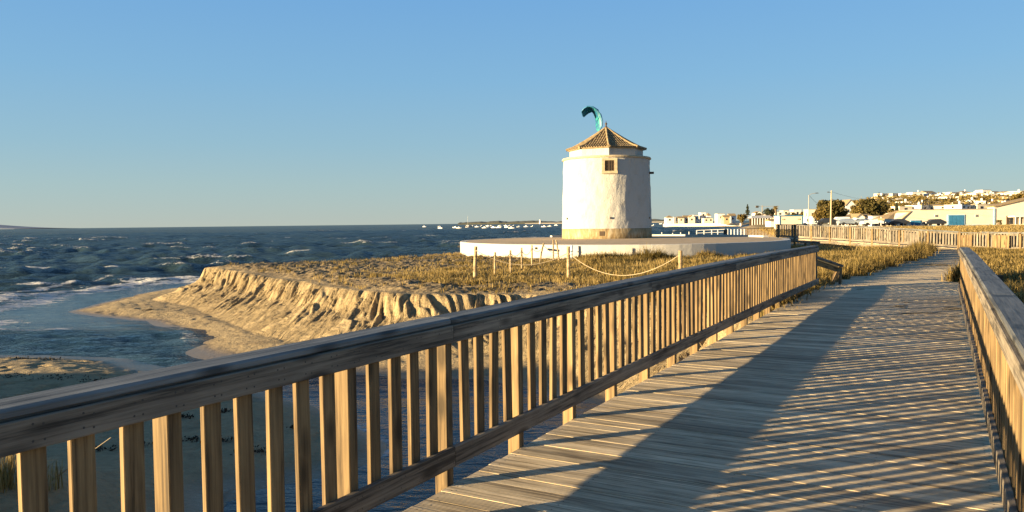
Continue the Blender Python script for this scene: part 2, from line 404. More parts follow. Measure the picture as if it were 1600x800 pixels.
# ------------------------------------------------------------------ geography
ZW = -1.63; ZB = -1.50; ZP = -0.05
T = math.atan(674/F); cT, sT = math.cos(T), math.sin(T)
def bend(s): return max(0.0, s-21)*0.017
def dz(s): return -min(max(0.0, s-15)*0.009, 0.05)
def P2(s, l):
    l = l+bend(s); return (s*sT+l*cT, s*cT-l*sT)
def P3(s, l, z=0.0):
    x, y = P2(s, l); return Vector((x, y, z+dz(s)))
def A(*pts, z=-1.58): return [at(px, py, z) for px, py in pts]
FARL = A((110, 485), (150, 474), (200, 461), (250, 452), (275, 448)) + \
    [(-13.5, 40.5), (-8, 44.8), (-4.5, 48), (-1.5, 57), (7, 60.5), (15.5, 59.5), (22, 68), (46, 150), (96, 320), (150, 470), (145, 500), (108, 515), (104, 535), (140, 565),
     (700, 1500), (6000, 9000), (9000, -2000), (60, -2000), (42, -25), (22, 1), (13, 4.5), (7, 9)] + \
    A((860, 615), (800, 600), (750, 590), (700, 586), (600, 580), (500, 572), (400, 560), (330, 552), (300, 545), (285, 520), (255, 508), (230, 500), (150, 492))
NEAR = A((0, 553), (100, 555), (170, 560), (215, 570), (300, 592), (400, 604), (500, 628), (560, 657), (608, 690), (590, 712), (490, 739), (395, 757), (345, 775), (330, 800)) + \
    [(-2.6, 5), (-1.2, 2), (2, 0), (9, -3), (30, -40), (50, -600), (-600, -600), (-600, 30), (-60, 26), (-30, 23)]
PLAT = [(14, 8), (24, 4), (44, -22), (64, -2000), (9000, -2000), (6000, 9000), (700, 1490), (150, 560), (114, 530), (116, 515), (150, 502), (154, 472), (98, 320), (48, 150), (23.5, 66),
     (15.6, 58.3), (7, 59.3), (-0.8, 56), (-3.6, 46.6), (-6.6, 42.2), (-11.8, 36.6)] + \
    A((322, 415), (334, 415.5), (386, 420), (440, 428), (510, 439.5), (587, 447), (665, 451), (742, 449), (820, 449), z=ZP) + \
    [(2.3, 18.6), (4.0, 15.6), (5.6, 12.6), (9, 10.5)]
TC = (6.5, 46.5); TRX, TRY = 9.6, 11.0; ZT = 0.64

def ground(X, Y):
    sF, _ = poly_sd(X, Y, FARL); sN, _ = poly_sd(X, Y, NEAR)
    sP, U = poly_sd(X, Y, PLAT)
    s = np.maximum(sF, sN)
    wob = (fbm(X*0.9, Y*0.9, 4, 3)-0.5)*0.5*np.clip(np.abs(s)*2, 0.25, 1)
    s2 = s+wob
    z = np.where(s2 > 0, ZW+np.minimum(s2*0.10, 0.13+0.012*s2), ZW+np.maximum(s2*0.10, -0.9))
    z = np.minimum(z, ZB+0.12+0.02*np.clip(s, 0, 4))
    pit = sstep(.66, .80, fbm(X*3.0, Y*2.4, 3, 6, .4))
    z = z+((fbm(X*3.5, Y*3.5, 3, 5)-0.5)*0.04-pit*np.where(sN > 0, .05, .015))*(s2 > 0.3)
    # near sand bar scarp facing the pool
    # bank
    near = (Y < 60) & (X < 16) & (X > -22)
    v = -sP
    shear = U-0.55*v
    wx2 = shear+0.5*fbm(shear*1.5, v*1.5, 2, 15)
    big = (fbm(shear*0.5, v*0.3, 3, 11)-0.5)*1.3
    g1 = np.abs(fbm(wx2*1.3, v*0.45, 3, 12)-0.5)*2
    g2 = np.abs(fbm(wx2*3.6, v*0.9, 3, 13)-0.5)*2
    g3 = np.abs(fbm(wx2*9.0, v*2.2, 2, 14)-0.5)*2
    amp = sstep(-0.5, 0.35, v)*near*(0.18+0.82*sstep(2.3, 0.8, v))
    a1 = .25+1.5*sstep(.3, .7, fbm(U*.45, v*.1, 2, 18)); a2 = .4+1.2*sstep(.3, .7, fbm(U*.8+9, v*.5, 2, 19))
    v2 = v+(big*0.40+(0.10-g1*0.40)*a1+(0.09-g2*0.36)*a2+(0.05-g3*0.20))*amp
    W = 2.3
    t = np.clip(v2/W, 0, 1)
    step = np.floor(t*5+fbm(U*2, v, 2, 16)*2)
    prof = 0.72*t+0.28*sstep(0.0, 0.30, t)+(fbm(U*7, v*7, 3, 17)-.5)*.05*sstep(0, .1, t)*sstep(1, .8, t)
    zp = ZP+(fbm(X*0.35, Y*0.35, 3, 21)-0.5)*0.12+(fbm(X*3.2, Y*3.2, 4, 22, .65)-0.5)*0.20*near*sstep(-0.2, 1, sP)
    zp = zp-0.16*sstep(1.6, 0.1, sP)*near
    hump = 0.12*np.exp(-((X+12.6)**2+(Y-34.6)**2)/3.0); zp = zp+hump
    zb = np.where(v2 >= W, -9, zp+(np.minimum(z, ZB)-zp)*prof)
    z = np.maximum(z, zb)
    # unseen dune added left of the walkway, shaped to shade the near beach
    ridge = sstep(0, 5.0, 9.5-np.abs(X+26))*sstep(15.5, 8.5, Y)*2.55
    z = z+ridge*(sN > 0)*(1+0.25*(fbm(X*.3, Y*.3, 3, 31)-.5))
    # grassy foot below the camera's left
    z = z+0.72*np.exp(-((X+6.0)**2/3.2+(Y-7.9)**2/1.8))*(sN > 0)
    # land behind the camera rises to the deck
    z = np.where((Y < 3) & (sN > 0), z+sstep(0.0, -6, Y-0.3*np.abs(X-1))*1.3*sstep(14, 6, np.abs(X)), z)
    # land round the far walkway follows its deck
    inl = sstep(0.5, 4, sP)
    s_ = X*sT+Y*cT; l_ = X*cT-Y*sT
    drop = np.clip((s_-16)*0.0115, 0, 0.05)*sstep(-16, -6, l_)*sstep(110, 75, Y)
    z = z-drop*inl*1.0
    z = z+inl*0.45*np.exp(-((Y-112)/14)**2)*sstep(60, 90, X)*1.0
    # hill with the town
    ang = X/np.maximum(Y, 1.0)
    hill = sstep(0.34, 0.49, ang)*12.5*sstep(230, 500, Y)+sstep(0.30, 0.36, ang)*2.2*sstep(260, 520, Y)
    hill = hill+sstep(480, 1500, Y)*14*sstep(0.3, 0.5, ang)
    z = z+hill*inl*(Y > 200)
    veg = sstep(-0.1, 0.7, sP+(fbm(X*1.3, Y*1.3, 3, 41)-0.5)*1.2)
    wet = np.maximum(sstep(0.9, 0.05, s2)*(sP < 0), 0)
    far = sstep(90, 140, Y)*inl
    BU = np.stack([wx2, v], 0); return z, veg, wet, far, sP, (BU, sstep(-.3, .1, v)*sstep(2.7, 2.1, v)*near)

def axis(a, b, step, lo_, hi_, gr=1.06):
    c = list(np.arange(a, b+step/2, step)); d = step; x = c[-1]
    while x < hi_: d *= gr; x += d; c.append(x)
    d = step; x = c[0]; left = []
    while x > lo_: d *= gr; x -= d; left.append(x)
    return np.array(left[::-1]+c)
gx = axis(-18, 3, 0.045, -3000, 6000, 1.05); gy = axis(15.5, 40, 0.05, -1500, 8000, 1.05)
X, Y = np.meshgrid(gx, gy); gz, veg, wet, far, sP_, (BU_, bk_) = ground(X, Y)
nx, ny = len(gx), len(gy)
idx = np.arange(nx*ny).reshape(ny, nx)
Fq = np.stack([idx[:-1, :-1].ravel(), idx[:-1, 1:].ravel(), idx[1:, 1:].ravel(), idx[1:, :-1].ravel()], 1)
me = np_mesh('ground', np.stack([X.ravel(), Y.ravel(), gz.ravel()], 1), Fq, M['ground'], True, {'veg': veg, 'wet': wet, 'far': far, 'bu': BU_[0], 'bv': BU_[1], 'bank': bk_})
g = link('ground', me, kind='structure')
def gheight(x, y):
    a = ground(np.atleast_1d(np.asarray(x, float)), np.atleast_1d(np.asarray(y, float)))
    return a[0]

# sea
rows = np.concatenate([np.geomspace(2, 28, 150)[:-1], np.geomspace(28, 420, 620)[:-1], np.geomspace(420, 30000, 130)])
cols = np.linspace(-1.5, 1.1, 760)
Yr = rows-8
SX = cols[None, :]*rows[:, None]; SY = np.repeat(Yr[:, None], len(cols), 1)
nsF, _ = poly_sd(SX, SY, FARL); nsN, _ = poly_sd(SX, SY, NEAR)
dist = -np.maximum(nsF, nsN)                       # metres offshore
seaside = sstep(-16, -24, SX+0.0*SY)*0+sstep(0, 14, dist)
h = np.zeros(SX.shape); wr = np.random.default_rng(3)
for i in range(44):
    lam = float(np.exp(wr.uniform(math.log(1.1), math.log(13)))); th = R(wr.normal(-97, 24)); kx, ky = math.cos(th)*2*math.pi/lam, math.sin(th)*2*math.pi/lam
    amp = 0.0088*lam**0.74
    fade = np.clip(lam/(np.maximum(rows[:, None], 1)*0.028), 0, 1)
    h += amp*fade*np.sin(kx*SX+ky*SY+wr.uniform(0, 6.28))
sg = 0.082
crest = h/sg
h2 = h+0.06*np.maximum(crest-0.6, 0)**1.3
calm = 0.16+0.84*sstep(0.5, 15, dist)
gust = fbm(SX*0.05, SY*0.09, 4, 61)
foam = sstep(3.3, 4.0, crest+1.6*(gust-0.5)*2)*sstep(8, 20, dist)*0.62
# far whitecaps: short streaks
fx, fy = SX/1.9, SY/1.0
wc = vn(fx+3*vn(fx*.2, fy*.2, 71), fy, 72)*(.35+.65*vn(fx*0.31, fy*0.17, 73))
foam = np.maximum(foam, sstep(0.84, 0.92, wc)*sstep(25, 45, SY)*sstep(420, 250, SY)*0.85)
wc2 = vn(SX/0.9+2*vn(SX*.3, SY*.3, 75), SY/0.8, 76)*(.4+.6*vn(SX*.05, SY*.08, 77))
foam = np.maximum(foam, sstep(0.74, 0.83, wc2)*sstep(30, 50, SY)*sstep(330, 200, SY)*0.85)
# breakers along the shore on the open-sea side
uu = fbm(SX*0.12, SY*0.12, 3, 81)
op = sstep(-9, -15, SX)*(SY > 24)*(nsF > nsN)
dd = dist+(uu-0.5)*3.0
for c_, w_, a_ in ((5.2, 0.8, 1.0), (3.2, 0.6, 0.85), (8.8, 0.5, 0.7)):
    line = np.exp(-((dd-c_)/w_)**2)*a_*(0.55+0.9*fbm(SX*0.8, SY*0.8, 3, 82))
    foam = np.maximum(foam, line*op)
    foam = np.maximum(foam, .62*op*np.exp(-((dd-c_+1.0)/1.1)**2)*fbm(SX*2.5, SY*3.5, 3, 84)*a_*1.3)
    h2 += op*np.exp(-((dd-c_-0.3)/0.7)**2)*0.12*a_
foam = np.maximum(foam, op*sstep(9, 6, dd)*sstep(1.0, 3.0, dd)*1.0*sstep(.42, .62, fbm(SX*1.0, SY*2.2, 4, 83, .6)))
for bx, by, l_, a_ in ((*at(45, 421, ZW), 3.6, .30), (*at(62, 447, ZW), 1.6, .26), (*at(468, 400, ZW), 2.2, .22), (*at(185, 418, ZW), 2.2, .2)):
    e = np.exp(-((SX-bx)/l_)**2); k = SY-by-0.25*np.sin(SX*.7)
    h2 += a_*e*np.exp(-(k/1.2)**2); foam = np.maximum(foam, e*np.exp(-((k+0.25)/0.45)**2)*0.95)
foam = np.maximum(foam, sstep(0.35, 0.05, dist)*(dist > -0.3)*0.55)
SZ = ZW+h2*calm*0.95
rip = (fbm(SX*0.9+SY*0.4, SY*2.0, 4, 91, .5)-0.5)*0.13*sstep(16, 4, dist)*sstep(.1, 1.0, dist)
swash = .75*op*sstep(5.5, 2.5, dd); cr = sstep(17.5, 14.5, SY)
SZ = SZ*(1-.8*swash)+.8*swash*ZW+rip*(1-swash)*(1-.7*cr)-(1-swash)*.85*cr*(SZ-ZW); swash = np.maximum(swash, .88*cr)
shallow = sstep(9, 0.5, dist)*0.8
ns, ms = SX.shape; idx = np.arange(ns*ms).reshape(ns, ms)
Fq = np.stack([idx[:-1, :-1].ravel(), idx[:-1, 1:].ravel(), idx[1:, 1:].ravel(), idx[1:, :-1].ravel()], 1)
keep = (np.maximum(nsF, nsN) < 4)[:-1, :-1].ravel() | (SY[:-1, :-1].ravel() < 20)
me = np_mesh('sea', np.stack([SX.ravel(), SY.ravel(), SZ.ravel()], 1), Fq[keep], M['sea'], True, {'foam': foam, 'shallow': shallow, 'swash': swash})
link('sea', me, kind='structure')

# ------------------------------------------------------------------ boardwalk deck
PITCHP = 0.150
walk = empty('boardwalk'); tag(walk, 'weathered plank boardwalk running away between two wooden railings', 'boardwalk')
LE, RE = -2.776, 0.337
wd = RE-LE; mid_l = (LE+RE)/2
pm = board_mesh('plank', wd, PITCHP-0.0055, 0.035, M['deck'], 0.0015)
Rz = Matrix.Rotation(-T, 4, 'Z')      # local x -> across the deck, local y -> along the deck
s = -2.4; npl = 0
while s < 30.0:
    m = Matrix.Translation(P3(s, mid_l, -0.0175+random.uniform(-.0015, .0015))) @ Rz @ Matrix.Rotation(random.gauss(0, .0008), 4, 'Z') @ Matrix.Rotation(random.gauss(0, .004), 4, 'X') @ Matrix.Translation((random.uniform(-.006, .006), 0, 0))
    link('plank', pm, walk, mtx=m); s += PITCHP; npl += 1
mb = MB(); S_END = 49.2
while s < S_END:
    a, b, c, d = P3(s-.071, LE), P3(s-.071, RE), P3(s+.071, RE), P3(s+.071, LE)
    mb.add([a, b, c, d]+[q-Vector((0, 0, .035)) for q in (a, b, c, d)], [(0, 1, 2, 3), (0, 4, 5, 1), (2, 6, 7, 3), (1, 5, 6, 2), (3, 7, 4, 0)]); s += PITCHP
me = mb.mesh('plank', M['deck']); o = link('plank', me, walk, kind='stuff')
mb = MB()
for l in (LE+.06, -2.0, -1.2, -.4, RE-.06):
    for k in range(0, 50, 4):
        a, b = P3(k-2.4, l, -.035-.10), P3(k+1.6, l, -.035-.10)
        d = (b-a); mb.box((a+b)/2, (.06, d.length, .19), Matrix.Rotation(-math.atan2(d.x, d.y), 3, 'Z'))
mb.build('joist', M['rail'], walk)
pile = MB()
for k in range(-1, 8):
    for l in (LE+.12, -1.25, RE-.12):
        pp = P3(k*3+1.0, l); pile.box((pp.x, pp.y, -1.3), (.16, .16, 2.4))
pile.build('pile', M['rail'], walk)

def basis(s0, l0, z0, xdir, zdir):
    x = Vector(xdir).normalized(); z = Vector(zdir).normalized(); y = z.cross(x).normalized(); z = x.cross(y)
    return Matrix.Translation(P3(s0, l0, z0)) @ Matrix((x, y, z)).transposed().to_4x4()
ALONG = Vector((sT, cT, 0)); ACROSS = Vector((cT, -sT, 0)); UP = Vector((0, 0, 1))
BAL_L = 0.93+0.05-0.14
me_bal = board_mesh('baluster', 0.80, 0.09, 0.028, M['bal'], .003)
me_post = board_mesh('post', 1.42, 0.07, 0.10, M['bal'], .004)
BALS = []
def walk_rail(side, posts, s_start, s_end, breaks, label):
    """side -1 left, +1 right; inner board faces look at the deck"""
    e = LE if side < 0 else RE
    t = empty('wooden_railing', P3(s_start, e)); tag(t, label, 'railing', 'railings along the near boardwalk')
    inv = Matrix.Translation(-t.location)
    def put(name, me, m): return link(name, me, t, mtx=inv @ m)
    lf = e-side*0.018           # centre of the fascia thickness
    lb = e+side*(0.0+0.014)     # balusters behind the boards
    lp = e+side*0.05
    for i, p in enumerate(posts):
        sc_ = p+0.035
        put('post', me_post, basis(sc_, lp, 1.035-0.71, UP, ACROSS))
        if i+1 < len(posts):
            gap = posts[i+1]-p; n = 5 if gap > 1.05 else 4
            for k in range(1, n+1):
                sb = p+gap*k/(n+1)+0.045-0.005+random.gauss(0, .004)
                tilt = Vector((random.gauss(0, .005), random.gauss(0, .005), 1))
                put('baluster', me_bal, basis(sb, lb+side*abs(random.gauss(0, .002)), 0.60+random.gauss(0, .002), tilt, ACROSS+ALONG*random.gauss(0, .025)))
                BALS.append((side, sb))
    bs = [s_start]+[b for b in breaks if s_start < b < s_end]+[s_end]
    for a, b in zip(bs[:-1], bs[1:]):
        n = max(1, int(round((b-a)/4))) if b > 16 else 1
        ln = b-a-.005; mid_s = (a+b)/2
        pa, pb = P3(a, e), P3(b, e); dirv = (pb-pa).normalized()
        zc = (pa.z+pb.z)/2-dz(mid_s)
        put('cap_board', board_mesh('cap_board', ln, .19, .044, M['cap'], .012), basis(mid_s, e+side*0.078, 1.0475+.022+zc, dirv, UP))
        put('fascia_board', board_mesh('fascia_board', ln, .113, .036, M['rail'], .004), basis(mid_s, lf, 1.0473-.0565+zc, dirv, ACROSS))
        put('bottom_rail', board_mesh('bottom_rail', ln, .130, .036, M['rail'], .004), basis(mid_s, lf, .192+zc, dirv, ACROSS))
    return t
pl = [-.86, .10, 1.07, 2.03, 3.13]+[4.06+.9645*k for k in range(18)]
pl = [p for p in pl if p < 20.75]+[20.72]
br = [4.06+.04+.9645*k for k in range(-4, 24, 4)]+[17.6]
br = sorted(set([b for b in br if b < 17]+[17.57, 20.0]))
walk_rail(-1, pl, -1.6, 20.82, br, 'long wooden railing on the left of the boardwalk, between the planks and the beach')
pr_ = [-.55+.9645*k for k in range(22)]
walk_rail(+1, pr_, -1.4, 19.8, [-.55+.04+.9645*k for k in range(0, 22, 4)], 'wooden railing at the right edge of the boardwalk with a wide grey cap board')

sm_ = MB()
for k in range(-8, 96):
    s_ = -2.4+PITCHP*(k+8)
    for l in (LE+.06, -2.0, -1.2, -.4, RE-.06):
        for dy in (-.04, .04):
            c_ = P3(s_+dy+random.gauss(0, .003), l+random.gauss(0, .004), .0045); a_ = [c_+Vector((.0055*math.cos(q*1.047), .0055*math.sin(q*1.047), 0)) for q in range(6)]
            sm_.add(a_, [(0, 1, 2, 3, 4, 5)])
sm_.build('screw_heads', M['iron'], walk, kind='stuff')
for obj_, side in ((bpy.data.objects['wooden_railing'], -1),):
    sm_ = MB(); e = LE+.0365
    for p_ in [q-.035 for q in pl]+[q[1]-.035-.035 for q in BALS if q[0] < 0]:
        if p_ > 12: continue
        for z_ in (.965, 1.02, .155, .225):
            for dx in (.05, .09):
                c_ = P3(p_+dx+random.gauss(0, .003), e, z_+random.gauss(0, .004))-obj_.location
                sm_.add([c_+ALONG*.005*math.cos(q*1.047)+UP*.005*math.sin(q*1.047) for q in range(6)], [(5, 4, 3, 2, 1, 0)])
    sm_.build('screw_heads', M['iron'], obj_, kind='stuff')

# low stair handrail past the end of the left railing
a = atd(1279, 404, 20.4); b = atd(1313, 415.5, 20.9); foot = atd(1286, 447, 20.3)
t = empty('stair_handrail', (foot.x, foot.y, -.05)); tag(t, 'short sloping wooden handrail beyond the end of the left railing', 'handrail')
def bar(name, p, q, wy, tz, mat, parent, up=UP):
    d = (q-p); x = d.normalized(); y = Vector(up).cross(x).normalized(); z = x.cross(y)
    m = Matrix.Translation((p+q)/2-parent.location) @ Matrix((x, y, z)).transposed().to_4x4()
    return link(name, board_mesh(name, d.length, wy, tz, mat), parent, mtx=m)
a = a-(b-a)*0.35
bar('cap_board', a, b, .19, .06, M['cap'], t)
bar('side_board', a+Vector((-.07, -.05, -.11)), b+Vector((-.07, -.05, -.11)), .04, .14, M['bal'], t)
q = Vector((b.x-.10, b.y-.02, b.z-.05)); bar('post', Vector((foot.x, foot.y, -.5)), Vector((b.x-.03, b.y, b.z-.06)), .10, .12, M['bal'], t, up=(0, -1, 0))
bar('brace', Vector((foot.x+.5, foot.y+.15, -.45)), Vector((b.x+.05, b.y+.10, b.z-.06)), .05, .09, M['bal'], t, up=(0, -1, 0))

# ------------------------------------------------------------------ far walkway and its railings
def far_rail(pts, label, pitch=0.156, solid=(), group='railings along the far boardwalk'):
    """pts: list of (x, y, zdeck)"""
    t = empty('wooden_railing', pts[0]); tag(t, label, 'railing', group); o3 = Vector(pts[0])
    P = [Vector(p) for p in pts]
    bm_ = board_mesh('baluster', .74, .085, .03, M['rail'], .003); pmx = board_mesh('post', 1.55, .11, .11, M['bal'], .006)
    acc = 0.0; k = 0; ps = 2.05
    for i in range(len(P)-1):
        d = P[i+1]-P[i]; ln = d.length; x = d.normalized(); hd = Vector((x.x, x.y, 0)).normalized(); nrm = hd.cross(UP)
        for nm, z_, wy, tz, mt in (('cap_board', .91, .15, .045, 'cap'), ('bottom_rail', .12, .04, .12, 'rail'), ('edge_beam', -.14, .06, .22, 'rail')):
            n = max(1, int(ln/4.1))
            for j in range(n):
                p0, p1 = P[i]+d*(j/n)+UP*z_, P[i]+d*((j+1)/n)+UP*z_
                xx = (p1-p0).normalized(); y = UP.cross(xx).normalized(); zz = xx.cross(y)
                link(nm, board_mesh(nm, (p1-p0).length-.004, wy, tz, M[mt], .004), t, mtx=Matrix.Translation((p0+p1)/2-o3) @ Matrix((xx, y, zz)).transposed().to_4x4())
        q = 0.0
        rot = Matrix((UP, hd.cross(UP)*-1 if False else UP.cross(hd).cross(UP).normalized()*1, UP.cross(hd))).transposed()
        rot = Matrix((UP, -hd, UP.cross(-hd)*1)).transposed().to_4x4()
        while q < ln-.02:
            p = P[i]+x*q
            if k % 10 == 0: link('post', pmx, t, mtx=Matrix.Translation(p-o3+UP*(.95-.775)+nrm*.02) @ rot)
            elif not any(a_ < acc+q < b_ for a_, b_ in solid): link('baluster', bm_, t, mtx=Matrix.Translation(p-o3+UP*.51+nrm*.0+Vector((0, 0, random.gauss(0, .006)))) @ rot)
            q += pitch; k += 1
        acc += ln
    return t
def fp(px, Yd, ztop):
    v = ray(px, 345); return (v[0]/v[1]*Yd, Yd, ztop)
R1 = [fp(1212, 53, .48), fp(1237, 51.7, .46), fp(1268, 50, .40), fp(1309, 48, .35), fp(1350, 46.4, .28), fp(1392, 45.2, .18), fp(1433, 44.3, .11), fp(1474, 43.5, .04), fp(1498, 43.1, -.02)]
R1r = list(reversed(R1))
far_rail(R1r, 'far slatted railing climbing from the boardwalk junction towards the white mill terrace')
R2 = [fp(1501, 43.0, -.03), fp(1560, 41.2, -.05), fp(1640, 39.2, -.05), fp(1800, 36, -.05)]
rt = far_rail(R2, 'far slatted railing right of the junction with solid board panels')
off = 2.0
def shift(pts, o_):
    out = []
    for i, p in enumerate(pts):
        a_, b_ = Vector(pts[max(0, i-1)]), Vector(pts[min(len(pts)-1, i+1)]); d = (b_-a_); n_ = Vector((-d.y, d.x, 0)).normalized()
        if n_.y < 0: n_ = -n_
        out.append((p[0]+n_.x*o_, p[1]+n_.y*o_, p[2]))
    return out
B1 = shift(list(reversed(R1r))[:], off); B2 = shift(R2, off)
far_rail(list(reversed(B1)), 'far-side slatted railing behind the climbing railing of the far boardwalk')
far_rail(B2, 'far-side slatted railing behind the solid panels right of the junction')
# solid panels: the two tan boards and the shadowed gate panel
for i, (x0, x1) in enumerate(((1502, 1509.3), (1510.3, 1519), (1551, 1563.5), (1564.5, 1577))):
    Yp = 42.92-(x0-1501)/59*1.8
    p0, p1 = atd(x0, 373, Yp), atd(x1, 373, Yp-(x1-x0)/59*1.8); o_ = Vector(R2[0])
    c = (p0+p1)/2; c.z = .42; hd = (p1-p0); hd.z = 0; ln = hd.length; hd.normalize()
    link('panel', board_mesh('panel', .66, ln, .03, M['bal'], .003), rt, mtx=Matrix.Translation(c-o_) @ Matrix((UP, -hd, UP.cross(-hd))).transposed().to_4x4())
# decking of the far walkway
fw = empty('boardwalk', R1[0]); tag(fw, 'far cross boardwalk behind its slatted railings at the junction', 'boardwalk')
mb = MB(); o_ = Vector(R1[0])
full = list(R1)+R2[1:]; fb = list(B1)+B2[1:]
for i in range(len(full)-1):
    a_, b_, c_, d_ = (Vector(q) for q in (full[i], full[i+1], fb[i+1], fb[i]))
    n = max(1, int((b_-a_).length/.15))
    for j in range(n):
        u0, u1 = j/n+.02/n, (j+1)/n-.02/n
        q = [a_.lerp(b_, u0)-o_, a_.lerp(b_, u1)-o_, d_.lerp(c_, u1)-o_, d_.lerp(c_, u0)-o_]
        mb.add(q+[k_-Vector((0, 0, .035)) for k_ in q], [(0, 1, 2, 3), (0, 4, 5, 1), (2, 6, 7, 3), (1, 5, 6, 2), (3, 7, 4, 0)])
link('plank', mb.mesh('plank', M['deck']), fw, kind='stuff')

# ------------------------------------------------------------------ mill terrace
tr = empty('mill_terrace', (TC[0], TC[1], ZP)); tag(tr, 'low round whitewashed terrace platform that the mill stands on', 'terrace')
mb = MB(); n = 96; h0, h1 = -.5, ZT-ZP
prof = [(1.0, h0), (1.0, h1-.02), (0.998, h1)]
vs = []; fs = []
for r_, z_ in prof+[(0.965, h1)]:
    for i in range(n):
        a_ = 2*math.pi*i/n; vs.append((TRX*r_*math.cos(a_), TRY*r_*math.sin(a_), z_))
for k in range(3):
    for i in range(n): j = (i+1) % n; fs.append((k*n+i, k*n+j, (k+1)*n+j, (k+1)*n+i))
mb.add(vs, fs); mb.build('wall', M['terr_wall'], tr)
mb = MB(); vs = [(TRX*.965*math.cos(2*math.pi*i/n), TRY*.965*math.sin(2*math.pi*i/n), h1-.004) for i in range(n)]+[(0, 0, h1-.004+.05)]
mb.add(vs, [(i, (i+1) % n, n) for i in range(n)]); mb.build('paving', M['terr_top'], tr)
mb = MB()
for i in range(2, 30):                      # raised rim on the far right side
    a0, a1 = 2*math.pi*i/n, 2*math.pi*(i+1)/n
    pts = [(TRX*r_*math.cos(a_), TRY*r_*math.sin(a_)) for a_, r_ in ((a0, .965), (a0, .999), (a1, .999), (a1, .965))]
    mb.prism(pts, h1-.1, h1+.11)
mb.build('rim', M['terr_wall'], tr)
for px in (719, 838):
    p = at(px, 383, -.05)
mb = MB()
for px, py in ((717, 385), (838, 388)):
    yd = 46.3 if px < 800 else 36.5
    p = atd(px, py, yd); mb.box(p-Vector(tr.location), (.12, .5, .09))
mb.build('drain', M['iron'], tr)
# drain pipe on the terrace front
p = atd(893, 398, 36.0)
t = empty('drainpipe', (p.x, 36.05, ZP)); tag(t, 'pale blue drainpipe standing against the terrace wall', 'pipe')
MB().tube([(0.02, 0, 0), (0, -.02, .35), (.03, 0, .68)], .05, 8).build('pipe', M['bluel'], t, True)
MB().box((0.01, 0, .40), (.14, .14, .03)).build('bracket', M['iron'], t)

# ------------------------------------------------------------------ the mill
MC = (6.12, 49.5)
mill = empty('windmill', (MC[0], MC[1], ZT)); tag(mill, 'round white tower mill with a small conical tiled roof', 'windmill')
PH = R(90)
mb = MB(); n = 96
prof = [(2.80, .02), (2.83, .64)]
mb.lathe([(2.875, -.05), (2.872, .30), (2.868, .66)], n); mb.build('plinth', M['plinth'], mill, True)
# irregular plastered body
vs = []; fs = []; K = 34
for k in range(K):
    z = .66+(5.0-.66)*k/(K-1)
    for i in range(n*2):
        a_ = 2*math.pi*i/(n*2)
        r_ = 2.862-(z-.66)*.028+.022*(float(vn(np.array([a_*9.0]), np.array([z*1.6]), 5)[0])-.5)*2+.012*(float(vn(np.array([a_*26.0]), np.array([z*5]), 6)[0])-.5)*2
        vs.append((r_*math.cos(a_), r_*math.sin(a_), z))
nn = n*2
for k in range(K-1):
    for i in range(nn): j = (i+1) % nn; fs.append((k*nn+i, k*nn+j, (k+1)*nn+j, (k+1)*nn+i))
mb = MB(); mb.add(vs, fs); mb.build('wall', M['plaster'], mill, True)
MB().lathe([(2.76, 4.98), (2.83, 5.0), (2.84, 5.06), (2.80, 5.12), (2.2, 5.14)], 96).build('cornice', M['stone'], mill)
# octagonal drum
va = math.atan2(-MC[1], -MC[0])       # direction from mill to camera
OCT = [va+R(4)+R(45)*k for k in range(8)]
Rd = 2.34
MB().prism([(Rd*math.cos(a_), Rd*math.sin(a_)) for a_ in OCT], 5.10, 5.70).build('drum_wall', M['plaster'], mill)
Re = 2.47; ze = 5.66; za = 7.08
roof = MB(); pts = [(Re*math.cos(a_), Re*math.sin(a_), ze) for a_ in OCT]
def rz_(f):   # f: 1 eave, 0 apex, slightly concave
    return ze+(za-ze)*max(0, 1-f)**1.18
lv = [1, .8, .6, .4, .2, .06]; vs = []; fs = []
for f in lv: vs += [(Re*f*math.cos(a_), Re*f*math.sin(a_), rz_(f)) for a_ in OCT]
for k in range(len(lv)-1):
    for i in range(8): j = (i+1) % 8; fs.append((k*8+i, k*8+j, (k+1)*8+j, (k+1)*8+i))
fs.append(tuple(40+i for i in range(8))); vs += [(p_[0], p_[1], ze-.05) for p_ in pts]; o8 = 48
fs += [(i, o8+i, o8+(i+1) % 8, (i+1) % 8) for i in range(8)]+[tuple(o8+7-i for i in range(8))]
roof.add(vs, fs); rf = roof.build('roof', M['tile'], mill)
tl = MB(); rr2 = random.Random(4)
for i in range(8):
    A0, A1 = Vector(pts[i]), Vector(pts[(i+1) % 8]); ed = (A1-A0); W_ = ed.length; ex = ed.normalized(); mid_p = (A0+A1)/2
    inn = Vector((-mid_p.x, -mid_p.y, 0)); apo = inn.length; inn.normalize()
    k = -5
    nr = int(W_/2/.165)
    for k in range(-nr, nr+1):
        u = k*.165; fmin = abs(u)/(W_/2)      # rib reaches the hip where |u| = f*W/2
        f1 = 1.02; seg = .13
        while f1-seg > fmin*1.0 and f1 > .1:
            f0 = max(f1-seg-.02, fmin, .05)
            q = []
            for f, rr in ((f1, .058), (f0, .046)):
                base = Vector((mid_p.x, mid_p.y, 0))-Vector((0, 0, 0)); base = -inn*(apo*f)+ex*u; zz = rz_(min(f, 1))+(.012 if f == f1 else 0)
                for a_ in (0, 45, 90, 135, 180):
                    q.append(Vector((base.x, base.y, zz))+ex*rr*math.cos(R(a_))+(UP*.8-inn*.5)*rr*1.15*math.sin(R(a_)))
            tl.add(q, [(j, j+1, 5+j+1, 5+j) for j in range(4)]+[(0, 4, 3, 2, 1)])
            f1 -= seg
tl.build('roof_tiles', M['tile'], rf, kind='stuff')
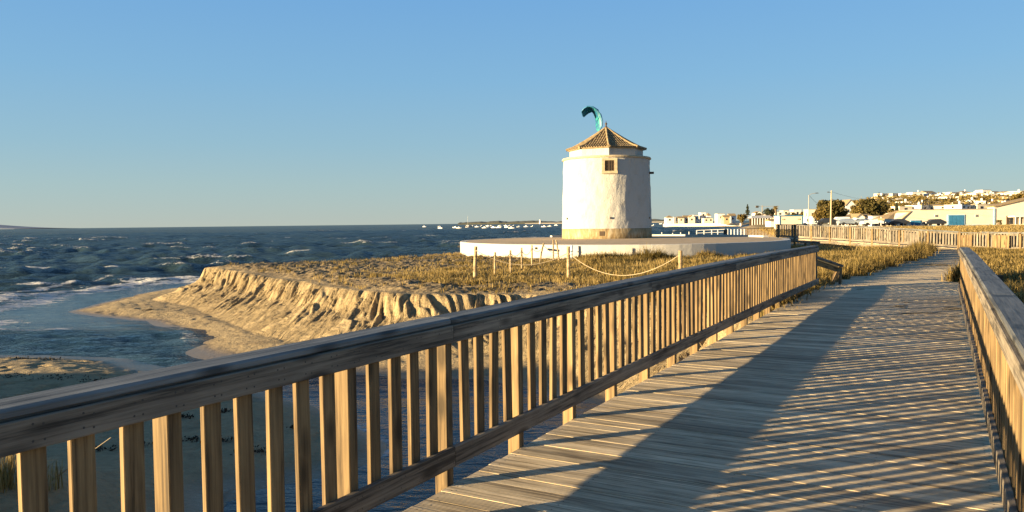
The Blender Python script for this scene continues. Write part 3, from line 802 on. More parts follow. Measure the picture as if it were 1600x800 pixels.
for i in range(8):
    c_ = [Vector((Re*f*1.01*math.cos(OCT[i]), Re*f*1.01*math.sin(OCT[i]), rz_(f)+.03)) for f in (1.03, .85, .7, .55, .4, .25, .1, .03)]
    MB().tube(c_, .085, 7, .07).build('hip_cap', M['tile'], rf)
MB().lathe([(.14, -.12), (.12, .05), (.05, .10), (.045, .2), (.085, .26), (.045, .32), (.02, .36), (.015, .46)], 10, (0, 0, za)).build('finial', M['darkwood'], mill, True)
# window under the cornice
va_w = va+R(4)
wx = Vector((math.cos(va_w), math.sin(va_w), 0)); wy_ = UP.cross(wx)
rotw = Matrix((wx, wy_, UP)).transposed()
def onwall(z, r=2.8): return wx*r+UP*z
wf = MB()
zc = 4.47
wf.box(onwall(zc+.38, 2.76), (.24, .92, .12), rotw); wf.box(onwall(zc-.40, 2.76), (.26, .96, .16), rotw)
wf.box(onwall(zc, 2.76)+wy_*.375, (.24, .17, .66), rotw); wf.box(onwall(zc, 2.76)-wy_*.375, (.24, .17, .66), rotw)
win = wf.build('window', M['stone'], mill)
g_ = MB(); g_.box(onwall(zc, 2.78), (.05, .60, .66), rotw); g_.build('shutter', M['darkwood'], win)
g_ = MB()
for k in (-.15, 0, .15): g_.box(onwall(zc, 2.82)+wy_*k, (.02, .02, .66), rotw)
for k in (-.15, .05, .22): g_.box(onwall(zc+k, 2.83), (.02, .58, .02), rotw)
g_.build('grille', M['darkwood'], win)
def mount(px, name, z, d, mat):
    sn = (px-948)/70.0; th = va+math.asin(max(-.99, min(.99, sn)))
    x = Vector((math.cos(th), math.sin(th), 0)); return MB().box(x*2.86+UP*z, d, Matrix((x, UP.cross(x), UP)).transposed()).build(name, mat, mill)
for px in (888, 954, 1013): mount(px, 'iron_ring', 1.30, (.08, .10, .12), M['iron'])
mount(941, 'vent', .36, (.05, .30, .28), M['darkwood'])
mount(1016.5, 'beam_stub', 4.12, (.34, .10, .14), M['darkwood'])

# ------------------------------------------------------------------ kite
p = atd(925, 186, 190.0)
kt = empty('kite', p); tag(kt, 'teal and green curved kitesurfing kite flying above the mill roof', 'kite')
def kitemat():
    m, t, b = new_mat('kite_cloth'); tc = N(t, 'ShaderNodeTexCoord')
    n = noise(t, tc.outputs['Object'], .9, 2)
    c = ramp(t, n, [(0.48, (0.006, 0.09, 0.17)), (0.58, (0.015, 0.21, 0.19))]); t.nodes[-1].color_ramp.interpolation = 'CONSTANT' if False else 'LINEAR'
    L(t, c, b.inputs['Base Color']); b.inputs['Roughness'].default_value = .5; return m
km = kitemat()
sc_ = 190/1200.0
# leading edge and trailing edge traced as arcs with real chord in depth
le = [(911, 181), (908.5, 175), (912, 170), (918, 167), (926, 168.2), (933.5, 173), (938, 180), (940.5, 189), (940, 197), (936, 205)]
te = [(912.5, 183), (917, 179), (921, 176), (926, 174), (928.5, 177), (931, 184), (931.5, 191), (931.5, 197), (932, 202), (934.5, 206)]
def kp(q, dy): return Vector(((q[0]-925)*sc_, dy, -(q[1]-186)*sc_))
vs = []; fs = []; m_ = len(le)
for i in range(m_):
    a_, b_ = kp(le[i], -1.0*math.sin(math.pi*(i+.5)/m_)), kp(te[i], 1.6*math.sin(math.pi*(i+.5)/m_))
    mid_p = (a_+b_)/2+(a_+b_).normalized()*.22
    for q in (a_, mid_p, b_): vs += [q, q*.985-Vector((0, .03, 0))]
for i in range(m_-1):
    for j in range(2):
        o6 = i*6+j*2; fs += [(o6, o6+2, o6+8, o6+6), (o6+1, o6+7, o6+9, o6+3)]
    fs += [(i*6, i*6+6, i*6+7, i*6+1), (i*6+4, i*6+5, i*6+11, i*6+10)]
kb = MB(); kb.add(vs, fs); kb.build('canopy', km, kt, True)
MB().tube([kp(q, -1.0*math.sin(math.pi*(i+.5)/m_)) for i, q in enumerate(le)], .16, 8, .16).build('leading_edge', M['bluep'], kt, True)
for i in (2, 4, 6, 8):
    a_, b_ = kp(le[i], -1.0*math.sin(math.pi*(i+.5)/m_)), kp(te[i], 1.6*math.sin(math.pi*(i+.5)/m_))
    MB().tube([a_, (a_+b_)/2*1.0, b_], .08, 6, .04).build('strut', M['bluep'], kt)

# ------------------------------------------------------------------ rope fence
def rpost(px, ptop, pbase, Yd, lean=0.0, r=.045, label=''):
    tp = atd(px, ptop, Yd); g0 = float(gheight(tp.x, Yd)[0]); hgt = tp.z-g0
    o = MB().tube([(0, 0, -.35), (lean*.5, 0, hgt*.5), (lean, 0, hgt-.015), (lean, 0, hgt)], r, 10, r*.95).build('fence_post', M['post'])
    o.location = (tp.x-lean, Yd, g0); tag(o, label, 'post', 'posts of the rope fence'); return Vector((tp.x, Yd, tp.z))
pa = rpost(743.5, 385, 437, 24.2, .06, .055, label='stout rope fence post, the leftmost of the fence in the dry grass')
pb = rpost(888, 385, 436, 23.9, 0, .055, label='stout rope fence post standing before the pale blue drainpipe')
pc = rpost(1063, 391.5, 450, 19.6, 0, .055, label='rope fence post rising just behind the left railing, right of the mill')
sm = []
for px, pt, yd, ln, lb in ((773.5, 394, 25.6, .02, 'thin rope fence post just right of the leftmost stout post'), (797.5, 391, 26.6, 0, 'thin rope fence post, second thin one from the left'),
                           (815, 387, 28.2, 0, 'thin rope fence post, third thin one from the left'), (831, 383, 30.2, 0, 'thin rope fence post left of the leaning post'),
                           (849.5, 379.5, 32.0, .22, 'thin rope fence post that leans to the right'), (864.5, 375, 34.2, 0, 'thin upright post nearest to the terrace wall'),
                           (869, 375, 34.0, -.14, 'thin post leaning left against its neighbour by the terrace wall')):
    sm.append(rpost(px, pt, 400, yd, ln, .035, label=lb))
def rope(a_, b_, sag, label, r=.009):
    P = []
    for i in range(17):
        u = i/16; q = a_.lerp(b_, u); q.z -= sag*4*u*(1-u); P.append(q)
    o_ = P[0]; o = MB().tube([q-o_ for q in P], r, 6).build('rope', M['rope'], None, True); o.location = o_
    tag(o, label, 'rope', 'ropes of the fence')
dn = Vector((0, 0, -.10))
rope(pa+Vector((0, -.05, -.12)), pb+dn*2, .42, 'long pale rope sagging between the two stout posts', .010)
rope(pb+dn*2, pc+dn, .62, 'long pale rope sagging from the stout post down to the left railing', .010)
rope(pa+dn*2, sm[0]+dn, .12, 'short rope from the leftmost stout post to its thin neighbour')
rope(sm[0]+dn, sm[1]+dn, .15, 'short rope between the two leftmost thin posts')
rope(sm[1]+dn, sm[2]+dn, .15, 'short rope between the second and third thin posts')
rope(sm[2]+dn, sm[3]+dn, .22, 'short dark rope left of the upright post by the leaning post')
rope(sm[3]+dn, sm[4]+dn, .20, 'short sagging rope ending at the leaning post')
rope(sm[4]+dn, sm[5]+Vector((.2, 0, -.6)), .1, 'slack rope hanging from the leaning post to the ground')
p = atd(1562, 414, 14.8)
o = MB().box((0, 0, .2), (.09, .09, .9)).build('fence_post', M['darkwood']); o.location = (p.x, p.y, float(gheight(p.x, p.y)[0])); tag(o, 'short dark post in the scrub right of the boardwalk', 'post')

# ------------------------------------------------------------------ vegetation meshes
def blades(XY, Z, H, nb, wdt, spread, lean, seed, name, mat, parent=None, curl=.5):
    r = np.random.default_rng(seed); n = len(XY); m = n*nb
    bx = np.repeat(XY[:, 0], nb)+r.normal(0, spread, m); by = np.repeat(XY[:, 1], nb)+r.normal(0, spread, m); bz = np.repeat(Z, nb)
    a = r.uniform(0, 2*math.pi, m); hh = np.repeat(H, nb)*r.uniform(.5, 1.15, m); ln = np.abs(r.normal(0, lean, m))
    dx, dy = np.cos(a), np.sin(a); wx_, wy2 = -dy, dx; wv = wdt*r.uniform(.6, 1.3, m)
    p0 = np.stack([bx-wx_*wv/2, by-wy2*wv/2, bz-.03], 1); p1 = np.stack([bx+wx_*wv/2, by+wy2*wv/2, bz-.03], 1)
    mx = bx+dx*ln*hh*.35; my = by+dy*ln*hh*.35; mz = bz+hh*.62
    p2 = np.stack([mx+wx_*wv*.38, my+wy2*wv*.38, mz], 1); p3 = np.stack([mx-wx_*wv*.38, my-wy2*wv*.38, mz], 1)
    tx = bx+dx*ln*hh; ty = by+dy*ln*hh; tz = bz+hh*(1-.25*np.minimum(ln, 1))
    p4 = np.stack([tx+wx_*wv*.1, ty+wy2*wv*.1, tz], 1); p5 = np.stack([tx-wx_*wv*.1, ty-wy2*wv*.1, tz], 1)
    V = np.stack([p0, p1, p2, p3, p4, p5], 1).reshape(-1, 3); b = np.arange(m)[:, None]*6
    Fc = np.concatenate([b+np.array([[0, 1, 2, 3]]), b+np.array([[3, 2, 4, 5]])], 0)
    return np_mesh(name, V, Fc, mat)
def inside(X_, Y_, P): return poly_sd(X_, Y_, P)[0]
def scatter(n, x0, x1, y0, y1, seed):
    r = np.random.default_rng(seed); return np.stack([r.uniform(x0, x1, n), r.uniform(y0, y1, n)], 1)
def deck_mask(XY, pad=0.05):
    s_ = XY[:, 0]*sT+XY[:, 1]*cT; l_ = XY[:, 0]*cT-XY[:, 1]*sT; l_ = l_-np.maximum(0, s_-21)*.017
    return (l_ > LE-pad) & (l_ < RE+pad) & (s_ < 50), s_, l_
def terr_mask(XY): return ((XY[:, 0]-TC[0])/(TRX+.05))**2+((XY[:, 1]-TC[1])/(TRY+.05))**2 < 1
# A: dry grass round the rope fence
def grass_zone(n, x0, x1, y0, y1, seed, keepf, H0, nb, wdt, spread, lean, name, mat, label, cat):
    XY = scatter(n, x0, x1, y0, y1, seed)
    z, _, _, _, sp, _ = ground(XY[:, 0], XY[:, 1]); dm, s_, l_ = deck_mask(XY)
    den = fbm(XY[:, 0]*.55, XY[:, 1]*.55, 3, seed+100)
    k = (~dm) & (~terr_mask(XY)) & (sp > .25) & keepf(XY, sp, s_, l_, den)
    XY = XY[k]; z = z[k]; den = den[k]
    H = H0*(.45+1.1*den)
    me_ = blades(XY, z, H, nb, wdt, spread, lean, seed, name, mat)
    o = link(name, me_, kind='stuff'); tag(o, label, cat, kind='stuff'); return o
rq = np.random.default_rng(5)
def kA(XY, sp, s_, l_, den):
    # golden grass: more towards the walkway, sparse litter towards the left and the sea
    lineY = 30.5-.28*(XY[:, 0]+4)
    f = np.clip(.95-(XY[:, 1]-25.5)*.10+XY[:, 0]*.10, .02, 1)
    f = np.where((sp > 1.0) & (sp < 2.6) & (XY[:, 0] > -7), np.maximum(f, .5*(den > .45)), f)
    f = np.where(sp < 1.2+.8*den, .05, f)
    return (rq.uniform(0, 1, len(XY)) < f) & (den > .30+.2*(XY[:, 0] < -4))
grass_zone(34000, -14, 13, 20, 52, 1, kA, .13, 9, .016, .08, .9, 'dry_grass', M['grass'], 'low golden dry grass round the rope fence and terrace', 'grass')
def kA2(XY, sp, s_, l_, den): return (den > .47) & (rq.uniform(0, 1, len(XY)) < np.where(XY[:, 0] < -3, .12, .5))
grass_zone(6000, -14, 14, 20, 40, 2, kA2, .13, 16, .026, .16, 1.6, 'beach_scrub', M['scrub'], 'brown scrubby litter and low plants on the sandy plateau', 'ground cover')
def kB(XY, sp, s_, l_, den): return (l_ < LE-.05) & (l_ > LE-16) & (s_ > 15) & (XY[:, 1] < 47.5+.25*(26-XY[:, 0])) & (den > .40)
grass_zone(24000, 3, 30, 14, 56, 3, kB, .24, 16, .022, .14, .8, 'salt_scrub', M['scrub'], 'dense golden brown scrub left of the boardwalk beyond the railing', 'scrub')
def kB2(XY, sp, s_, l_, den): return (l_ < LE-.05) & (l_ > LE-14) & (s_ > 14) & (XY[:, 1] < 47+.25*(26-XY[:, 0])) & (den > .36)
grass_zone(8000, 3, 30, 14, 56, 4, kB2, .30, 14, .018, .12, .6, 'tall_dry_grass', M['grass'], 'pale golden grass tufts among the scrub left of the boardwalk', 'grass')
def kC(XY, sp, s_, l_, den): return (l_ > RE+.25) & (s_ > 11) & (den > .40)
grass_zone(30000, 7, 42, 8, 46, 5, kC, .26, 15, .024, .14, .9, 'salt_scrub', M['scrub'], 'brown scrub covering the ground right of the boardwalk', 'scrub')
grass_zone(9000, 7, 42, 8, 46, 6, kC, .26, 12, .018, .10, .7, 'dry_grass', M['grass'], 'pale dry grass tufts right of the boardwalk', 'grass')
def kD(XY, sp, s_, l_, den): return (XY[:, 1] > 58) & (XY[:, 0] > .27*XY[:, 1])
grass_zone(18000, 16, 150, 56, 150, 7, kD, .40, 12, .07, .3, .8, 'dune_grass', M['grass'], 'rough golden grass on the low bank behind the far railing', 'grass')

# scrub overgrowing the deck edge, each clump its own plant
def clump_mesh(seed, rx, ry, rz, nleaf, mat, size=.05, name='foliage'):
    r = np.random.default_rng(seed); n = max(10, nleaf//18)
    a = r.uniform(0, 2*math.pi, n); q = r.uniform(0, 1, n)**.6*(.7+.5*r.uniform(0, 1, n)**2)
    XY = np.stack([np.cos(a)*q*rx, np.sin(a)*q*ry], 1); H = rz*1.25*(1-.55*np.minimum(q, 1)**2)*r.uniform(.55, 1.1, n)
    return blades(XY, np.zeros(n), H, 22, size*.42, size*1.3, .75, seed, name, mat)
def leaves(c, size, seed, name, mat):
    r = np.random.default_rng(seed+9); n = len(c)
    a = r.normal(0, 1, (n, 3)); a /= np.linalg.norm(a, axis=1)[:, None]; b = r.normal(0, 1, (n, 3)); b = np.cross(a, b); b /= np.linalg.norm(b, axis=1)[:, None]
    s1 = size*r.uniform(.6, 1.4, (n, 1)); s2 = s1*.5
    V = np.stack([c-a*s1, c-b*s2, c+a*s1, c+b*s2], 1).reshape(-1, 3); Fc = np.arange(n*4).reshape(-1, 4)
    return np_mesh(name, V, Fc, mat)
cl = [(21.9, -.15, .4), (23.2, .1, .42), (24.6, .3, .42), (26.2, .45, .5), (28.0, .6, .5), (29.6, .7, .55), (31.6, .85, .6), (33.8, 1.0, .6), (36, 1.25, .65), (38.4, 1.45, .65), (41, 1.6, .7), (44, 1.7, .7), (47, 1.8, .7)]
ORD = ['first', 'second', 'third', 'fourth', 'fifth', 'sixth', 'seventh', 'eighth', 'ninth', 'tenth', 'eleventh', 'twelfth', 'thirteenth', 'fourteenth', 'fifteenth', 'sixteenth', 'seventeenth', 'eighteenth', 'nineteenth', 'twentieth']
for i, (s_, in_, r_) in enumerate(cl):
    q = P3(s_, LE+in_-.35)
    o = link('scrub_bush', clump_mesh(200+i, r_*1.1, r_*1.3, r_*.8, 1500, M['scrub'], .045), loc=(q.x, q.y, q.z-.08))
    tag(o, 'golden bush overgrowing the left boardwalk edge, ' + ORD[i] + ' from the end of the railing', 'bush', 'bushes along the left deck edge')
for i, (s_, l_, r_) in enumerate(((24.4, .42, .42), (27.0, .55, .34))):
    q = P3(s_, l_)
    o = link('scrub_bush', clump_mesh(230+i, r_*.8, r_, r_*1.3, 700, M['scrub'], .055), loc=(q.x, q.y, q.z-.05))
    tag(o, ('taller' if i == 0 else 'smaller, farther') + ' scrub bush hanging over the right boardwalk edge past the right railing', 'bush')
# bush against the terrace wall
for i, (px, yd, r_) in enumerate(((938, 33.6, .55), (1012, 33.4, .75), (1030, 33.8, .55), (960, 33.9, .5), (1105, 35.5, .5), (1150, 37.0, .5), (1180, 38.5, .45))):
    p = atd(px, 395, yd)
    o = link('wall_bush', clump_mesh(260+i, r_*1.5, r_*.8, r_*.9, 1100, M['scrub'] if i != 1 else M['leafy'], .05), loc=(p.x, yd, float(gheight(p.x, yd)[0])-.05))
    tag(o, ['feathery dry bush before the terrace wall below the mill', 'darker large bush before the terrace wall right of the mill', 'golden bush touching the right of the dark bush by the terrace', 'low dry bush left of the dark bush by the terrace',
            'scrub bush before the shaded terrace wall, first right of the rope post', 'scrub bush in the middle of the shaded terrace wall', 'scrub bush near the right end of the shaded terrace wall'][i], 'bush', 'bushes along the terrace wall')

# near tufts, stick and seaweed on the shaded beach
for i, (px, py, hh, lb) in enumerate(((66, 742, .30, 'sunlit dry grass tuft low behind the nearest balusters'), (4, 752, .4, 'dry grass tuft at the very left edge of the picture'), (148, 758, .14, 'tiny dry tuft on the shaded sand'), (20, 790, .3, 'dry grass tuft at the bottom left corner'))):
    x, y = at(px, py, -.85); z = gheight(x, y)
    XY = np.tile(np.array([[0.0, 0.0]]), (6, 1))+np.random.default_rng(i).normal(0, .07, (6, 2))
    o = link('grass_tuft', blades(XY, np.zeros(6), np.full(6, hh), 22, .008, .035, .45, 50+i, 'grass_tuft', M['grass']), loc=(x, y, float(z[0]))); tag(o, lb, 'grass tuft', 'grass tufts on the near beach')
x, y = at(80, 785, -1.2); z = float(gheight(x, y)[0])
o = MB().tube([(0, 0, .02), (.25, .1, .2), (.55, .2, .42)], .012, 6, .006).build('stick', M['rope']); o.location = (x, y, z); tag(o, 'pale thin reed stick poking up from the near sand', 'stick')
wr2 = random.Random(11)
wl = [(232, 485, .35), (362, 491, .5), (30, 557, .5), (75, 558, .6), (10, 590, .8), (90, 592, 1.0), (150, 596, .7), (205, 650, .5), (225, 700, .8), (160, 706, .6), (285, 655, .35), (345, 645, .35), (395, 705, .4), (300, 690, .4), (465, 668, .22), (345, 690, .35), (500, 600, .4)]
for i, (px, py, s_) in enumerate(wl):
    x, y = at(px, py, -1.5); z = float(gheight(x, y)[0]); r = np.random.default_rng(300+i); n = 70
    c = np.stack([r.normal(0, s_*.22, n)+s_*.3*np.sin(np.arange(n)), r.normal(0, s_*.16, n), np.abs(r.normal(0, .02, n))], 1)
    c[:, 2] += gheight(x+c[:, 0], y+c[:, 1])-z
    o = link('seaweed_clump', leaves(c, .026, i, 'seaweed_clump', M['weed']), loc=(x, y, z+.005))
    place = 'on the sunlit sand below the cliff' if py < 495 else 'on the sand bar at the left edge' if py < 600 and px < 220 else 'on the shaded near beach behind the balusters'
    tag(o, 'dark patch of dried seaweed ' + place, 'seaweed', 'seaweed patches ' + place, kind='stuff')

# ------------------------------------------------------------------ trees
def tree(px, ptop, pbase, Yd, wpx, mat, label, seed, kind='broad', n=2200, group=None, name='tree'):
    p = atd(px, pbase, Yd); tp = atd(px, ptop, Yd); k = Yd/F; W_ = wpx*k; Hh = tp.z-p.z
    z0 = p.z; t = empty(name, (p.x, Yd, z0)); tag(t, label, 'tree', group)
    r = np.random.default_rng(seed)
    if kind == 'broad':
        tr_ = MB().tube([(0, 0, -.5), (.05*W_, 0, Hh*.2), (0, 0, Hh*.55)], W_*.03+.1, 7, W_*.015+.04)
        for j in range(5):
            a_ = r.uniform(0, 6.28); tr_.tube([(0, 0, Hh*.25), (W_*.2*math.cos(a_), W_*.2*math.sin(a_), Hh*.5), (W_*.36*math.cos(a_), W_*.3*math.sin(a_), Hh*.7)], W_*.015+.05, 5, .04)
        tr_.build('trunk', M['bark'], t)
        nc = 26; cc = r.normal(0, 1, (nc, 3)); cc /= np.linalg.norm(cc, axis=1)[:, None]; cc *= r.uniform(.3, 1, (nc, 1))
        cen = np.stack([cc[:, 0]*W_*.40, cc[:, 1]*W_*.34, Hh*.52+cc[:, 2]*Hh*.36], 1)
        ci = r.integers(0, nc, n); q = r.normal(0, 1, (n, 3)); q /= np.linalg.norm(q, axis=1)[:, None]; q *= r.uniform(.5, 1, (n, 1))**.5
        rad = r.uniform(.10, .19, nc)[ci][:, None]*min(W_, Hh*1.3)
        c = cen[ci]+q*rad; c[:, 2] = np.clip(c[:, 2], Hh*.05, Hh)
        link('crown', leaves(c, min(W_, Hh)*.035+.12, seed, 'crown', mat), t)
    elif kind == 'spruce':
        MB().tube([(0, 0, -.5), (0, 0, Hh*.97)], .25, 6, .05).build('trunk', M['bark'], t)
        u = r.uniform(.0, 1, n); lay = np.floor(u*9)/9; u2 = .12+.88*(lay+.11*r.uniform(0, .75, n))
        rr = W_*.5*(1-u2)**.8*r.uniform(.2, 1, n)*(.7+.3*np.sin(lay*40)); a_ = r.uniform(0, 6.28, n)
        c = np.stack([rr*np.cos(a_), rr*np.sin(a_), Hh*u2], 1); link('crown', leaves(c, .28, seed, 'crown', mat), t)
    elif kind == 'cypress':
        MB().tube([(0, 0, -.5), (0, 0, Hh*.9)], .2, 6, .05).build('trunk', M['bark'], t)
        u = r.uniform(.03, 1, n); rr = W_*.5*np.sin(np.pi*np.clip(u, .05, 1)**.6)**.7*r.uniform(.5, 1, n); a_ = r.uniform(0, 6.28, n)
        c = np.stack([rr*np.cos(a_), rr*np.sin(a_), Hh*u], 1); link('crown', leaves(c, .25, seed, 'crown', mat), t)
    elif kind == 'palm':
        MB().tube([(0, 0, -.5), (.1, 0, Hh*.4), (0, 0, Hh*.82)], .45, 8, .35).build('trunk', M['bark'], t)
        mb_ = MB()
        for j in range(26):
            a_ = r.uniform(0, 6.28); e_ = r.uniform(-.6, 1.2); L_ = W_*.55
            pts_ = [Vector((math.cos(a_)*L_*u_*math.cos(e_*(1-u_*.8)), math.sin(a_)*L_*u_, Hh*.83+L_*(math.sin(e_)*u_-.75*u_*u_))) for u_ in (0, .25, .5, .75, 1)]
            sd_ = Vector((-math.sin(a_), math.cos(a_), 0))
            vs_ = []; 
            for u_, q_ in zip((.05, .25, .3, .22, .03), pts_): vs_ += [q_-sd_*u_*L_*.5-UP*u_*.3, q_+UP*.02, q_+sd_*u_*L_*.5-UP*u_*.3]
            fs_ = []
            for m2 in range(4): fs_ += [(m2*3, m2*3+1, m2*3+4, m2*3+3), (m2*3+1, m2*3+2, m2*3+5, m2*3+4)]
            mb_.add(vs_, fs_)
        mb_.build('crown', mat, t)
    return t
tree(1300, 309, 351, 175, 54, M['leafd'], 'large dark rounded tree behind the tall utility pole', 1, n=6000)
tree(1281, 322, 351, 170, 26, M['leafy'], 'lower golden tree left of the utility pole', 2, n=2500)
tree(1356, 305, 345, 215, 44, M['leafd'], 'wide dark tree right of the gabled white house', 3, n=5000)
tree(1340, 318, 344, 205, 26, M['leafy'], 'smaller olive tree beside the gabled white house', 4, n=2000)
tree(1376, 310, 340, 235, 26, M['leafd'], 'dark tree on the slope right of the wide tree', 5, n=2400)
tree(1390, 326, 346, 215, 40, M['leafy'], 'low spreading tree above the orange tiled roof', 6, n=2600)
tree(1401, 317, 338, 230, 6, M['leafp'], 'slim dark cypress above the orange tiled roof', 7, 'cypress', 900)
tree(1373.5, 300.5, 312, 480, 7, M['leafp'], 'small dark conifer standing on the hill skyline', 8, 'spruce', 500)
tree(1168, 319, 338, 420, 11, M['leafp'], 'dark tiered norfolk pine by the waterfront village', 9, 'spruce', 1800)
tree(1212, 319.5, 341, 300, 9, M['leafy'], 'lone palm with a golden trunk behind the small container', 10, 'palm')
tree(1160, 333, 348, 400, 20, M['leafy'], 'clipped golden hedge tree at the end of the sea wall', 11, n=2600)
tree(1176, 336, 349, 380, 12, M['leafd'], 'dark low tree behind the grey roofed pavilion', 12, n=1200)
tree(1203, 325, 338, 420, 30, M['leafp'], 'broad black umbrella pine behind the palm', 13, n=2600)
tree(1184, 331, 341, 410, 14, M['leafd'], 'low dark tree between the norfolk pine and the umbrella pine', 14, n=1000)
tree(1236, 331, 343, 420, 22, M['leafd'], 'dark tree clump behind the small container roof', 15, n=1400)
tree(1256, 328, 345, 380, 18, M['leafy'], 'olive tree clump left of the street lamp', 16, n=1400)
tree(1592, 299, 318, 300, 26, M['leafy'], 'bushy golden tree at the right end of the hillside', 17, n=2400)
tree(1470, 316, 330, 330, 26, M['leafy'], 'olive shrub tree in the middle of the hillside', 18, n=1600)
tree(1440, 322, 333, 310, 20, M['leafy'], 'low shrub tree above the warehouse left window', 19, n=1200)
tree(1500, 315, 327, 340, 18, M['leafd'], 'dark shrub tree beside the grey hillside house', 20, n=1200)
tree(1535, 305, 318, 400, 26, M['leafy'], 'wide low shrub tree high on the right of the hill', 21, n=1500)
tree(1410, 316, 328, 340, 22, M['leafy'], 'shrub tree right of the slim cypress', 22, n=1300)
tree(1386, 318, 331, 300, 18, M['leafd'], 'dark shrub tree left of the slim cypress', 23, n=1200)
tree(1561, 343, 352, 158, 9, M['leafd'], 'small dark potted palm at the gabled annex', 24, 'palm')
tree(1328, 346, 352, 172, 8, M['leafd'], 'small dark shrub by the parked cars', 25, n=500)
tree(1310, 338, 352, 168, 16, M['leafy'], 'young golden tree low behind the parked cars', 26, n=1000)

# ------------------------------------------------------------------ buildings
WIN = {}
def win_mesh(w_, h_, mat='dark'):
    k = (round(w_, 1), round(h_, 1), mat)
    if k not in WIN: WIN[k] = MB().box((0, 0, 0), (k[0], .10, k[1])).mesh('window', M[mat])
    return WIN[k]
def house(px0, px1, ptop, pbase, Yd, wall, roof, label, group=None, depth=None, rot=0.0, wins=None, name='house', chimney=False, roofh=None, cat='house', win_h=None, seed=0, sink=3.0):
    k = Yd/F; pm_ = (px0+px1)/2; a_ = atd(pm_, pbase, Yd); b_ = atd(pm_, ptop, Yd)
    W_ = (px1-px0)*k; Ht = b_.z-a_.z; D_ = depth or max(4.0, W_*.8)
    if roof in ('gable', 'hip', 'gable_front'): rh = roofh or min(Ht*.32, 2.2)
    else: rh = 0
    Hw = Ht-rh; t = empty(name, (a_.x, Yd+D_/2, a_.z), rot); tag(t, label, cat, group)
    MB().box((0, 0, (Hw-sink)/2), (W_, D_, Hw+sink)).build('wall', M[wall], t)
    ov = .25
    if roof == 'gable':      # ridge along x
        r_ = MB(); w2, d2 = W_/2+ov, D_/2+ov
        r_.add([(-w2, -d2, Hw-.08), (w2, -d2, Hw-.08), (w2, 0, Hw+rh), (-w2, 0, Hw+rh), (-w2, d2, Hw-.08), (w2, d2, Hw-.08)], [(0, 1, 2, 3), (3, 2, 5, 4), (0, 3, 4), (1, 5, 2), (0, 4, 5, 1)])
        rf_ = r_.build('roof', M['tile'], t)
    elif roof == 'gable_front':
        g_ = MB(); g_.add([(-W_/2, -D_/2, Hw), (W_/2, -D_/2, Hw), (0, -D_/2, Hw+rh-.12), (-W_/2, D_/2, Hw), (W_/2, D_/2, Hw), (0, D_/2, Hw+rh-.12)], [(0, 1, 2), (3, 5, 4), (0, 3, 4, 1)]); g_.build('gable', M[wall], t)
        r_ = MB(); w2, d2 = W_/2+ov, D_/2+ov
        r_.add([(-w2, -d2, Hw-.1), (0, -d2, Hw+rh), (w2, -d2, Hw-.1), (-w2, d2, Hw-.1), (0, d2, Hw+rh), (w2, d2, Hw-.1), (-w2, -d2, Hw-.25), (0, -d2, Hw+rh-.15), (w2, -d2, Hw-.25)], [(0, 1, 4, 3), (1, 2, 5, 4), (0, 6, 7, 1), (1, 7, 8, 2)])
        rf_ = r_.build('roof', M['tile'], t)
    elif roof == 'hip':
        r_ = MB(); w2, d2 = W_/2+ov, D_/2+ov; x_ = max(0.1, w2-d2)
        r_.add([(-w2, -d2, Hw), (w2, -d2, Hw), (w2, d2, Hw), (-w2, d2, Hw), (-x_, 0, Hw+rh), (x_, 0, Hw+rh)], [(0, 1, 5, 4), (1, 2, 5), (2, 3, 4, 5), (3, 0, 4), (3, 2, 1, 0)])
        rf_ = r_.build('roof', M['tile'], t)
    else:
        rf_ = MB().box((0, 0, Hw+.06), (W_+.3, D_+.3, .18)).build('roof', M['roofgrey' if roof == 'flat' else wall], t)
    if chimney: MB().box((W_*.28, 0, Hw+rh*.5+.7), (.7, .6, 1.6)).build('chimney', M['white'], rf_)
    wins = wins if wins is not None else max(1, int(W_/2.8)); wh = win_h or min(1.3, Hw*.4)
    rr = random.Random(seed+int(px0*7))
    fl = max(1, int(Hw/2.9))
    for f in range(fl):
        for i in range(wins):
            if rr.random() < .12 and wins > 2: continue
            x = (-.5+(i+.5)/wins)*W_; z = Hw*(f+.55)/fl
            door = f == 0 and rr.random() < .2
            link('window', win_mesh(min(1.1, W_/wins*.45), wh*(1.4 if door else 1)), t, loc=(x, -D_/2-.01, z-(.3 if door else 0)))
    if wins and D_ > 4: link('window', win_mesh(.9, wh), t, mtx=Matrix.Translation((-W_/2-.01, 0, Hw*.55)) @ Matrix.Rotation(R(90), 4, 'Z'))
    return t

# warehouse with blue doors
def wx_of(px, Yd): return atd(px, 345, Yd).x
YW = 166.0; kW = YW/F
base = atd(1490, 353.5, YW); zb_ = base.z
x0, x1 = wx_of(1398, YW), wx_of(1553, YW); zt = atd(1490, 327.5, YW).z
wh = empty('warehouse', ((x0+x1)/2, YW, zb_)); tag(wh, 'long low cream warehouse with big blue double doors behind the far railing', 'warehouse')
hw = (x1-x0)/2; Hh = zt-zb_
hs = atd(1398, 343, YW).z-zb_
mb = MB(); fr = [(-hw, -2), (hw, -2), (hw, Hh), (-hw+5.4, Hh), (-hw+2.6, Hh-.55), (-hw, hs)]
vs = [(a_, 0, b_) for a_, b_ in fr]+[(a_, 9, b_) for a_, b_ in fr]
mb.add(vs, [tuple(range(6)), tuple(range(11, 5, -1))]+[(i, 6+i, 6+(i+1) % 6, (i+1) % 6) for i in range(6)]); mb.build('wall', M['cream'], wh)
MB().box((2.7, 4.5, Hh+.07), (2*hw-5.4, 9.3, .12)).build('roof', M['roofgrey'], wh)
def onw(px, py): q = atd(px, py, YW); return Vector((q.x-wh.location.x, 0, q.z-zb_))
c0, c1 = onw(1482, 336.5), onw(1505, 353.2)
